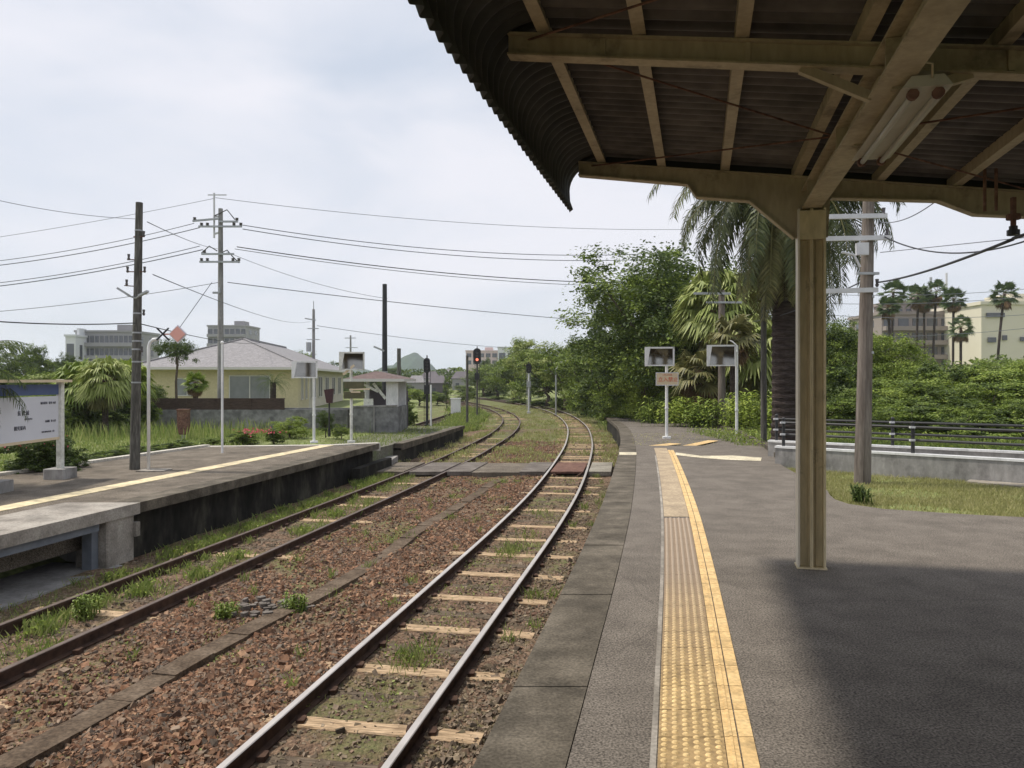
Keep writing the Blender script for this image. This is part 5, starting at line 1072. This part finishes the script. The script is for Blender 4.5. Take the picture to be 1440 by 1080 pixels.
# distant buildings
def block(name, label, px0, px1, ytop, D, dep, wall, floors, bays, zb=-1.5, bal=True, roofm=None, group=None, fh=None, pm='win_dark'):
    x0 = (px0-720)*D/F; x1 = (px1-720)*D/F; zt = P(0, ytop, D).z; root = empty(name, ((x0+x1)/2, D, zb), 0, label, 'building', group); w_ = x1-x0; H = zt-zb
    mb = MB(); mb.box((0, dep/2, H/2), (w_, dep, H)); mb.build('wall', M[wall], root)
    mb = MB(); mb.box((0, dep/2, H+.2), (w_+.5, dep+.5, .5)); mb.box((w_*.2, dep/2, H+1.2), (w_*.25, dep*.4, 1.8)); mb.build('roof', M[roofm or wall], root)
    fh = fh or min(3.1, H/floors); bw = w_/bays; first = None
    for f_ in range(floors):
        z = H-fh*(f_+.5)-.2
        for b in range(bays):
            if first is None:
                mb = MB(); mb.box((0, 0, 0), (bw*.72, .12, fh*.56)); first = mb.build('window', M[pm], root)
                o = first
            else: o = first.copy(); COL.objects.link(o)
            o.parent = root; o.location = (-w_/2+bw*(b+.5), -.03, z)
        if bal:
            mb = MB(); mb.box((0, -.6, z-fh*.42), (w_*.98, 1.2, fh*.3)); mb.build('balcony', M[wall], root)
        if dep > 4:
            for s in (-1, 1):
                for q in (.3, .7): mb = MB(); mb.box((s*(w_/2+.01), dep*q, z), (.1, dep*.14, fh*.5)); mb.build('side_window', M[pm], root)
    return root
block('apartment_block', 'long low grey apartment block behind the trees at far left', 106, 187, 467, 190, 14, 'bld_grey', 3, 12)
block('apartment_block', 'distant pale high apartment block above the house roof', 292, 346, 459, 260, 14, 'bld_grey', 6, 7)
block('small_block', 'small white building with a dark square beside the long apartment block', 92, 106, 473, 185, 8, 'bld_white', 1, 1, bal=False, fh=7)
block('factory_building', 'distant white building with grey roof right of the red signal', 700, 737, 489, 330, 30, 'bld_white', 1, 3, bal=False, fh=9)
block('factory_building', 'distant pale pink building behind the red signal', 655, 700, 494, 340, 30, 'bld_pink', 2, 5, bal=False)
block('hotel_block', 'grey brown apartment block with balconies behind palms at far right', 1240, 1341, 442, 125, 12, 'bld_tan', 6, 5)
block('penthouse_block', 'tan upper storey on top of the grey brown apartment block', 1252, 1330, 427, 129, 6, 'bld_tan', 1, 4, zb=8, bal=False)
block('office_block', 'white apartment block between the grey block and the cream building', 1343, 1382, 449, 170, 12, 'bld_white', 5, 3, roofm='bld_grey')
block('cream_building', 'large cream building with few windows at the right edge', 1380, 1500, 428, 115, 16, 'bld_cream', 0, 4, bal=False, fh=4.2)
mb = MB(); a = P(1395, 513, 114.6)
for px, py, wpx, hpx in ((1400, 443, 25, 6), (1395, 478, 11, 7), (1413, 475, 6, 7), (1440, 477, 10, 6)):
    p = P(px, py, 114.8); mb.box((p.x, p.y, p.z), (wpx*.105, .2, hpx*.105))
o = mb.build('window_band', M['win_dark']); cb = [c for c in bpy.data.objects if c.name.startswith('cream_building')][0]; o.parent = cb; o.location = -cb.location
mb = MB(); mb.bar(P(1309, 425, 130), P(1309, 390, 130), .3, .3, up=(0, 1, 0)); mb.bar(P(1304, 402, 130), P(1312, 402, 130), .15, .15); tag(mb.build('antenna_mast', M['steel']), 'left roof antenna mast above the grey brown apartment block', 'antenna')
mb = MB(); mb.bar(P(1331, 430, 130), P(1331, 384, 130), .25, .25, up=(0, 1, 0)); mb.bar(P(1331, 408, 130), P(1326, 396, 130), .15, .15, up=(0, 1, 0)); tag(mb.build('antenna_mast', M['steel_pale']), 'right thin roof antenna mast above the grey brown apartment block', 'antenna')
rh = random.Random(21)
hn = ['pinkish', 'grey', 'white', 'brown', 'low grey', 'cream', 'dark roofed', 'pale']
for i, (px, yt, wp, D, wm) in enumerate([(604, 522, 26, 150, 'bld_white'), (628, 519, 22, 190, 'bld_cream'), (648, 522, 24, 160, 'bld_grey'), (585, 528, 24, 130, 'bld_grey'), (615, 528, 26, 120, 'bld_dark'), (685, 518, 30, 170, 'bld_grey')]):
    x = (px-720)*D/F; w_ = wp*D/F; h = EYE+(HY-yt)*D/F+1.5; r_ = empty('distant_house', (x, D, -1.5), 0, ['small white house right of the dark signal', 'cream house behind the cypress', 'grey house left of the red signal', 'grey roofed house behind the black signal mast', 'dark house between signal and cypress', 'grey house just right of the red signal'][i], 'house', 'far houses across the tracks')
    mb = MB(); mb.box((0, w_*.4, h*.35), (w_, w_*.8, h*.7)); mb.build('wall', M[wm], r_); mb = MB(); hip(mb, -w_*.56, w_*.56, -w_*.06, w_*.86, h*.7, h, -w_*.3, w_*.3, w_*.4, w_*.4); mb.build('roof', M['tile_roof'] if i % 2 else M['bld_dark'], r_)
    mb = MB(); mb.box((-w_*.2, -.03, h*.4), (w_*.2, .08, h*.2)); mb.build('window', M['win_dark'], r_)
rhh = empty('red_roof_house', ((228-720)*75/F, 75, -1), 0, 'brown roofed house partly hidden left of the yellow house', 'house')
mb = MB(); mb.box((0, 3, 1.5), (5.5, 6, 3)); mb.build('wall', M['house_cream'], rhh); mb = MB(); hip(mb, -3.4, 3.4, -.6, 6.6, 3.0, 4.6, -1.6, 1.6, 3, 3); mb.build('roof', M['tile_red'], rhh)
mb = MB(); mb.box((-.5, -.03, 1.7), (1.4, .08, 1.1)); mb.build('window', M['win_dark'], rhh)
# hills
def hill(px0, px1, ypk, D, dep, seed, name='hills'):
    x0 = (px0-720)*D/F; x1 = (px1-720)*D/F; zt = P(0, ypk, D).z; n = 40; vs = []; r = random.Random(seed); ph = [r.uniform(0, 6) for _ in range(4)]
    for j in range(13):
        for i in range(n+1):
            u = i/n; v = j/12; e = (math.sin(PI*u)**.7)*(math.sin(PI*v)**.8)*(1+.14*math.sin(9*u+ph[0]+3*v)+.07*math.sin(23*u+ph[1]-5*v)+.03*math.sin(51*u+ph[2])); vs.append((x0+(x1-x0)*u, D-dep/2+dep*v, -6+(zt+6)*e/1.05))
    fs = [(j*(n+1)+i, j*(n+1)+i+1, (j+1)*(n+1)+i+1, (j+1)*(n+1)+i) for j in range(12) for i in range(n)]
    tag(npmesh(name, vs, fs, M['hill'], smooth=True), kind='structure')
hill(535, 622, 500, 1300, 500, 1); hill(610, 760, 519, 1700, 500, 2); hill(440, 560, 521, 1500, 500, 3); hill(150, 440, 522, 1600, 400, 5); hill(1120, 1500, 505, 1500, 500, 6)
# left vegetation
LG = 'garden plants left of the tracks'
plantpx('tree', 'dark rounded tree at the far left edge behind the notice board', 'tree', 20, 482, 90, 75, -1, 'tree', 3, (LD, LD)); plantpx('tree', 'dark tree left of the long apartment block', 'tree', 62, 482, 60, 72, -1, 'tree', 4, (LD, LM))
plantpx('tree', 'small dark tree before the small white building', 'tree', 98, 491, 40, 70, -1, 'tree', 2, (LD, LD))
plantpx('pine_tree', 'flat topped dark pine before the brown roofed house', 'tree', 249, 475, 74, 52, -.9, 'pine', 5, (LD, LD))
for i, (px, yt, wp, D, a, b, kd, lab) in enumerate([(30, 512, 100, 40, LM, LY, 'mound', 'pale bush behind the palm fronds at the left edge'), (90, 505, 80, 38, LB, LM, 'fine', 'bright bush behind the notice board post'), (135, 500, 90, 40, LY, LM, 'fine', 'tall yellow green bush behind the fan palm'),
      (178, 505, 70, 38, LB, LM, 'fine', 'yellow green bush directly left of the wooden pole'), (222, 535, 44, 42, LD, LM, 'tree', 'dark shrub tree right of the wooden pole'), (110, 548, 80, 33, LM, LD, 'mound', 'dark green shrub under the fan palm'), (165, 560, 70, 33, LD, LM, 'mound', 'dark low shrub left of the wooden pole base'), (60, 550, 70, 30, LM, LD, 'mound', 'shrub behind the white notice panel'), (205, 548, 40, 35, LM, LD, 'mound', 'shrub behind the hooked white post')]):
    plantpx('shrub', lab, 'shrub', px, yt, wp*1.15, D, -.8, kd, 1+i % 3, (a, b), group=LG, trunk=False)
fan_palm('fan_palm', 'fan palm with bushy yellow green leaves in the left yard', (148-720)*31/F, 31, -.7, P(0, 534, 31).z, .76, .12, 12, ('leaf_yellow', 'frond'), 54, 30, .6, pet=.75)
fan_palm('fan_palm', 'second fan palm left of the bushy one in the left yard', (112-720)*33/F, 33, -.7, P(0, 540, 33).z, .95, .12, 31, ('leaf_mid', 'frond'), 38, 20, .5, pet=.6)
fan_palm('fan_palm', 'third fan palm between the bushy one and the wooden pole', (180-720)*34/F, 34, -.7, P(0, 536, 34).z, .9, .12, 32, ('leaf_bright', 'frond'), 38, 20, .5, pet=.6)
fan_palm('fan_palm', 'small fan palm before the left wall of the yellow house', (275-720)*42/F, 42, -.8, P(0, 538, 42).z, .5, .12, 13, ('leaf_mid', 'thatch'), 26, 10, .3)
date_palm('cycad_palm', 'small dark feather palm before the yellow house window', (384-720)*42/F, 42, -.8, P(0, 538, 42).z, 1.1, .16, 30, 14, ('leaf_dark', 'leaf_dark'), boot=False, elr=(1.4, -.4), step=.09, leaf=.6)
date_palm('date_palm', 'dark feather palm reaching over the notice board from the left edge', -9.9, 13.5, -.45, 1.74, 1.5, .2, 80, 15, ('leaf_dark', 'frond_mid'), boot=False, elr=(1.1, -.35), step=.03, leaf=.5, dr=.8)
plantpx('azalea_bush', 'dark round azalea bush with pink blossoms behind the notice board', 'bush', 50, 592, 118, 16.8, -.55, 'mound', 2, (LD, LD), trunk=False, depth=1.6)
plantpx('azalea_bush', 'dark azalea bush just right of the notice board post', 'bush', 88, 600, 66, 17.4, -.55, 'mound', 3, (LD, LD), trunk=False)
C = np.concatenate([np.array([(P(26, 618, 16.2).x, 16.1, P(0, 615, 16).z)])+RNG.normal(0, (.14, .12, .09), (150, 3)), np.array([(-10.2, 16.3, .35)])+RNG.normal(0, (.35, .3, .12), (30, 3))]); Vx, Fx = leaves(C, .045, asp=.9); o = npmesh('blossoms', Vx, Fx, M['flower']); az_ = [q for q in bpy.data.objects if q.name == 'azalea_bush'][0]; o.parent = az_; o.location = az_.rotation_euler.to_matrix().inverted() @ (-az_.location) if 0 else (0, 0, 0)
az_.rotation_euler = (0, 0, 0); o.location = -az_.location
for i, (px, yt, wp, D, zb, a, b, lab) in enumerate([(407, 577, 60, 29, -.55, LB, LM, 'bright green round bush left of the platform mirror post'), (340, 603, 48, 26, -.5, LM, LD, 'dark low azalea bush behind the white post'), (458, 570, 32, 29, -.5, LD, LD, 'very dark upright bush behind the dark red horn box'), (385, 600, 34, 26, -.5, LD, LM, 'low shrub with pink blossoms beyond the platform end'),
      (300, 612, 40, 25, -.5, LM, LD, 'low green cushion at the rear edge of the left platform'), (575, 562, 26, 40, -.8, LD, LM, 'dark bush just right of the shelter'), (480, 590, 26, 28.5, -.5, LM, LD, 'weedy bush before the shelter wall')]):
    plantpx('shrub', lab, 'shrub', px, yt, wp, D, zb, 'mound' if i % 2 else 'fine', 1+i % 3, (a, b), group=LG, trunk=False)
C = np.array([P(362, 606, 25.6)])+RNG.normal(0, (.3, .15, .05), (90, 3)); Vx, Fx = leaves(C, .07, asp=.9); tag(npmesh('pink_flowers', Vx, Fx, M['flower']), 'patch of pink red azalea flowers beyond the left platform end', 'flowers')
for i, (px, w_) in enumerate(((110, 40), (142, 40), (172, 36), (203, 34), (232, 34), (262, 30), (288, 26))):
    t_ = 15.9+(22.3-15.9)*((px-5)/287)**1.15; x_ = bk(t_+.6)-.75; plant('low_shrub', 'low dark shrub at the left platform rear kerb, '+['nearest the notice board', 'second from the notice board', 'just left of the wooden pole', 'behind the hooked white post', 'fifth from the notice board', 'sixth from the notice board', 'nearest the plain white post'][i], 'shrub', x_, t_+.6, -.55, 1.0, .52, 'mound', 1+i % 3, (LD, LM), group='low shrubs along the rear kerb', trunk=False)
for i, (px, yt, wp, D) in enumerate(((1190, 500, 90, 31), (1225, 530, 80, 29), (1300, 560, 90, 24.5), (1360, 562, 100, 23.5), (1425, 560, 110, 22.5), (1255, 565, 70, 25), (1335, 500, 90, 33), (1460, 545, 90, 24))):
    plantpx('bush', ['dark bush between canopy post and near pole', 'dark bush hugging the near pole', 'low front bush behind the far fence post', 'low bush in the middle behind the railings', 'low bush at the right behind the railings', 'small low bush right of the near pole behind the railings', 'upper bush in the middle of the thicket top', 'low bush at the right edge of the view'][i], 'bush', px, yt, wp*1.15, D, -.35, 'fine' if i % 2 else 'mound', 1+i % 3, (LM, LD) if i % 3 else (LD, LM), group='bushes of the thicket behind the fence', trunk=False)
plantpx('cypress_tree', 'narrow dark green cypress beyond the siding', 'tree', 627.5, 527, 15, 66, -1, 'tall', 3, (LD, LM))
for i, (px, yt, wp, D, a, b) in enumerate([(590, 545, 44, 85, LM, LB), (615, 548, 36, 90, LM, LD), (575, 540, 40, 100, LD, LF), (655, 540, 40, 110, LF, LM), (520, 520, 70, 120, LF, LM), (440, 492, 60, 95, LM, LF), (405, 500, 60, 110, LF, LM), (470, 500, 50, 105, LF, LD), (545, 515, 50, 150, LD, LF), (680, 500, 26, 170, LD, LF), (655, 548, 36, 100, LM, LF), (690, 540, 60, 130, LF, LM), (560, 552, 40, 60, LM, LD)]):
    plantpx('tree', ['bright tree behind the black signal mast', 'tree left of the cypress', 'far dark tree behind the shorter grey pole', 'tree between cypress and red signal', 'pale tree line behind the shelter roof', 'green tree rising behind the house wing', 'far tree above the house ridge', 'tree behind the wing roof end', 'dark tree below the blue hill', 'dark round tree before the pink building', 'low tree left of the slim wooden pole', 'pale far tree under the white factory', 'leafy tree behind the shelter pillar'][i], 'tree', px, yt, wp*1.2, D, -1.2, 'tree', 2+i % 3, (a, b), group='far trees across the tracks')
# far palms in front of the right apartments
for i, (px, yc, D, f_, yb) in enumerate([(1253, 412, 95, 1.5, 520), (1288, 416, 104, 1.4, 520), (1311, 410, 104, 1.4, 520), (1340, 421, 100, 1.4, 520), (1401, 414, 98, 1.5, 520), (1351, 461, 96, 1.25, 520), (1254, 432, 92, 1.2, 520), (1300, 424, 108, 1.2, 520)]):
    fan_palm('tall_palm', ['leftmost tall palm before the grey brown apartment block', 'second tall palm from the left by the apartment block', 'tallest middle palm over the apartment block roof', 'palm at the right corner of the apartment block', 'tall palm with curved trunk before the cream building', 'short palm before the white apartment block', 'lower palm overlapping the leftmost one', 'small palm between the middle ones'][i], (px-720)*D/F, D, -2, P(0, yc, D).z, f_*.8, .15, 20+i, ('leaf_palm', 'thatch'), 20+(i*7) % 11, 4+(i*5) % 9, .25+.1*(i % 3), group='tall palms before the apartments', lean=(.3, -.4, .5, -.2, 1.1, .2, -.5, .3)[i], pet=.85+.1*(i % 3))
# distant tree lines as masses
def treeline(px0, px1, D, yt, seed, mats, n=9000, name='distant_woods'):
    r = np.random.default_rng(seed); x0, x1 = (px0-720)*D/F, (px1-720)*D/F; C = []
    k = int((x1-x0)/(.022*D)) ; 
    for i in range(k):
        cx_ = x0+(x1-x0)*(i+r.uniform(0, 1))/k; h = (EYE+(HY-yt)*D/F+1.5)*r.uniform(.7, 1.05); w_ = .028*D*r.uniform(.7, 1.3); m_ = n//k
        d = r.normal(size=(m_, 3)); d /= np.linalg.norm(d, axis=1)[:, None]; d *= r.uniform(.75, 1.05, (m_, 1)); C.append(np.array([cx_, D+r.uniform(-6, 6), -1.5+h*.5])+d*np.array([w_, w_, h*.5]))
    C = np.concatenate(C); Vx, Fx = leaves(C, .0055*D); tag(npmesh(name, Vx, Fx, [M[m_] for m_ in mats], mi=r.integers(0, len(mats), len(Fx))), kind='stuff')
treeline(-120, 200, 120, 505, 1, (LF, LD), 9000); treeline(180, 640, 170, 520, 2, (LF, LD), 12000); treeline(600, 830, 210, 515, 3, (LF, LM), 9000); treeline(1130, 1560, 75, 500, 4, (LM, LF), 14000); treeline(860, 1240, 80, 470, 5, (LM, LD), 12000)
# ------------------------------------------------------------------ grass and weeds
def blades(name, pts, h, w_, m, lean=.35):
    pts = np.asarray(pts, float); n = len(pts); a = RNG.uniform(0, 2*PI, n); hh = h*RNG.uniform(.45, 1.25, n) if np.isscalar(h) else h; ww = w_*RNG.uniform(.6, 1.3, n)
    u = np.stack([np.cos(a), np.sin(a), np.zeros(n)], 1); a2 = RNG.uniform(0, 2*PI, n); d = np.stack([np.cos(a2), np.sin(a2), np.zeros(n)], 1)*(lean*hh*RNG.uniform(.2, 1.3, n))[:, None]
    z = np.array([0, 0, 1.0]); Vx = np.stack([pts-u*ww[:, None]/2, pts+u*ww[:, None]/2, pts+d*.45+z*(hh*.6)[:, None]+u*ww[:, None]*.35, pts+d+z*hh[:, None]], 1)
    return tag(npmesh(name, Vx.reshape(-1, 3), np.arange(n*4).reshape(-1, 4), m), kind='stuff')
def scat(n, f):
    o = []
    while len(o) < n:
        q = f()
        if q is not None: o.append(q)
    return o
def g_left():
    x = random.uniform(-30, -5.2); y = random.uniform(17, 35.8)
    if x > bk(y)-.25 and y < 24: return None
    if y > 24 and x > LE(y)-5.0+.1*(y-24): return None
    if y < 24 and x > -5.2: return None
    return (x, y, gz(x, y)-.02)
blades('yard_grass', scat(52000, g_left), .13, .035, M['grass'])
def g_tall():
    x = random.gauss(-14.5, 2.6); y = random.gauss(31, 2.2); return (x, y, gz(x, y)-.02) if y < 35.7 and y > 25 else None
blades('tall_grass', scat(1600, g_tall), .55, .035, M['grass'], .3)
def g_right():
    y = random.uniform(8.2, 17); x = random.uniform(4.4, 15); 
    if x < RB(y)+.02: return None
    if (x-A1.x)*.643+(y-A1.y)*.766 > -.12: return None
    dd = -((x-A1.x)*.643+(y-A1.y)*.766); al = (x-A1.x)*.766-(y-A1.y)*.643
    if al > 3.3 and dd < .3+(al-3.3)*.155+.1: return None
    if random.random() < .25+.5*(math.sin(x*1.9+y*1.3)*math.sin(y*2.1-x*.8) > .25): return None
    return (x, y, gz(x, y)-.015)
blades('grass_strip', scat(42000, g_right), .075, .014, M['grass_dry'], .6)
def g_kerb():
    y = random.uniform(16.9, 32); x = random.uniform(kb(y)+.1, kb(y)+4); return (x, y, max(gz(x, y), -.5)-.01)
blades('verge_grass', scat(12000, g_kerb), .09, .018, M['grass_dry'], .5)
def g_slope():
    x = random.uniform(6, 24); y = random.uniform(11, 27); 
    if (x-A2.x)*.583+(y-A2.y)*.812 < .3: return None
    return (x, y, gz(x, y)-.03)
blades('slope_grass', scat(30000, g_slope), .3, .035, M['grass'], .4)
C = np.array(scat(26000, g_slope)); C[:, 2] += RNG.uniform(.02, .35, len(C)); Vx, Fx = leaves(C, .085); tag(npmesh('ground_ivy', Vx, Fx, [M[LB], M[LM]], mi=(RNG.random(len(Fx)) < .4).astype(int)), kind='stuff')
# weeds along the tracks
def cluster(specs, name, m, h, w_, lf=True):
    pts = []; LC_ = []
    for (x, y, r, n) in specs:
        for i in range(n):
            px_, py_ = x+random.gauss(0, r*.5), y+random.gauss(0, r*.8); pts.append((px_, py_, -1.2))
    pts = np.array(pts); blades(name, pts, h, w_, m, .6)
    C = pts[::2]+np.stack([RNG.normal(0, .02, len(pts[::2])), RNG.normal(0, .02, len(pts[::2])), RNG.uniform(.01, h*.8, len(pts[::2]))], 1); Vx, Fx = leaves(C, w_*2.6); tag(npmesh(name+'_leaves', Vx, Fx, M['leaf_bright'] if m == M['grass'] else M['leaf_yellow']), kind='stuff')
sp_ = []
rw = random.Random(5)
for i in range(95):                    # strip between left platform wall and left track
    y = rw.uniform(9, 24); sp_.append((LC(y)-.9+rw.uniform(-.42, .2), y, rw.uniform(.08, .22), rw.randint(10, 45)))
for i in range(45):                     # inside the left track
    y = rw.uniform(7.5, 23); sp_.append((LC(y)+rw.uniform(-.5, .5), y, rw.uniform(.08, .25), rw.randint(20, 60)))
for i in range(16): 
    y = rw.uniform(6, 12); sp_.append((LC(y)+rw.uniform(-.6, .1), y, rw.uniform(.08, .16), rw.randint(20, 60)))
for i in range(40):                    # between the tracks
    y = rw.uniform(6, 22); x = rw.uniform(LC(y)+.8, RC(y)-.8); sp_.append((x, y, rw.uniform(.04, .14), rw.randint(8, 30)))
for y, n in ((8.0, 110), (12.7, 120), (13.2, 90), (14.2, 60), (16.6, 60), (7.9, 90)): sp_.append((RC(y)+rw.uniform(-.15, .15), y, .26, n))
for i in range(16): y = rw.uniform(7, 24); sp_.append((RC(y)+.85+rw.uniform(-.1, .4), y, .1, 26))
cluster(sp_, 'trackside_weeds', M['grass'], .13, .012)
sp_ = []
for i in range(24):
    y = rw.uniform(9.5, 24); sp_.append((LC(y)-1.02+rw.uniform(-.3, .25), y, rw.uniform(.12, .24), rw.randint(40, 110)))
for y, x_ in ((13.2, -1.0), (13.6, -.95), (15, -1.0), (17.5, -.95), (18, -1), (21.5, -1), (10.5, -.2), (11.3, .1), (12.4, 0), (8.9, -.35), (14.5, .2), (16.4, 0)): sp_.append((LC(y)+x_, y, .2, 130))
cluster(sp_, 'tall_trackside_weeds', M['grass'], .15, .022)
sp_ = [(rw.uniform(LC(yy_)+.75, RC(yy_)+.5), yy_, rw.uniform(.15, .45), rw.randint(30, 90)) for yy_ in [rw.uniform(5.5, 23) for _ in range(90)]]
cluster(sp_, 'ballast_moss', M['grass_dry'], .035, .014)
sp_ = []
for i in range(420):
    y = 26+60*rw.random()**1.3; x = rw.uniform(LC(y)-1.9, RC(y)+2.2)
    if min(abs(x-LC(y)), abs(x-RC(y))) < .62 and rw.random() < .6: continue
    sp_.append((x, y, rw.uniform(.25, .7), 40))
cluster(sp_, 'far_trackside_grass', M['grass_dry'], .16, .03)
sp_ = []
for i in range(160): y = rw.uniform(38.5, 75); sp_.append((LC(y)-2.6+rw.uniform(-1.6, .8), y, .5, 50))
for i in range(130): y = rw.uniform(44, 90); sp_.append((RC(y)+2.8+rw.uniform(-.8, 2.5), y, .6, 60))
cluster(sp_, 'embankment_grass', M['grass'], .35, .05)
for i, (px, py, zz, s_) in enumerate(((1211, 706, -.05, .2), (415, 862, -1.2, .2), (315, 870, -1.2, .16), (120, 868, -1.2, .22))):
    p = G(px, py, zz); leafy_clump('weed_plant', ['small dark weed clump at the asphalt edge before the near pole', 'green weed sprouting beside the pale rubble', 'small weed in the red ballast left of the trough', 'tall weed standing in the left track'][i], p.x, p.y, zz, .22, s_+.05, 34, 40+i, 'leaf_mid' if i else 'leaf_dark')
# moss and litter on the far platform surface
C = np.array([(RE(y)+random.uniform(.3, 2.6), y, 0) for y in np.random.default_rng(2).uniform(20.5, 26, 500)]); C[:, 2] = [pz(y)+.012 for y in C[:, 1]]; Vx, Fx = leaves(C, .05, nrm=np.tile([0, 0, 6.0], (len(C), 1))); tag(npmesh('leaf_litter', Vx, Fx, M['grass_dry']), kind='stuff')
sp2 = [(LE(y)-random.uniform(.4, 4.2), y, lo(y)+.0) for y in np.random.default_rng(3).uniform(24.8, 38, 5000)]; blades('platform_top_grass', sp2, .1, .02, M['grass'], .6)
# ------------------------------------------------------------------ haze in the air
mb = MB(); mb.box((0, 1500, 40), (5600, 3600, 130)); hz = mb.build('haze', mat('haze', (.8, .8, .8))); tag(hz, kind='stuff')
hm = hz.data.materials[0]; ht = hm.node_tree; ht.nodes.clear(); ho = ht.nodes.new('ShaderNodeOutputMaterial'); hv = ht.nodes.new('ShaderNodeVolumePrincipled')
hv.inputs['Color'].default_value = (.82, .88, 1, 1); hv.inputs['Density'].default_value = .00026; hv.inputs['Anisotropy'].default_value = .2; ht.links.new(hv.outputs[0], ho.inputs['Volume'])
SC.cycles.volume_bounces = 1
#@@END
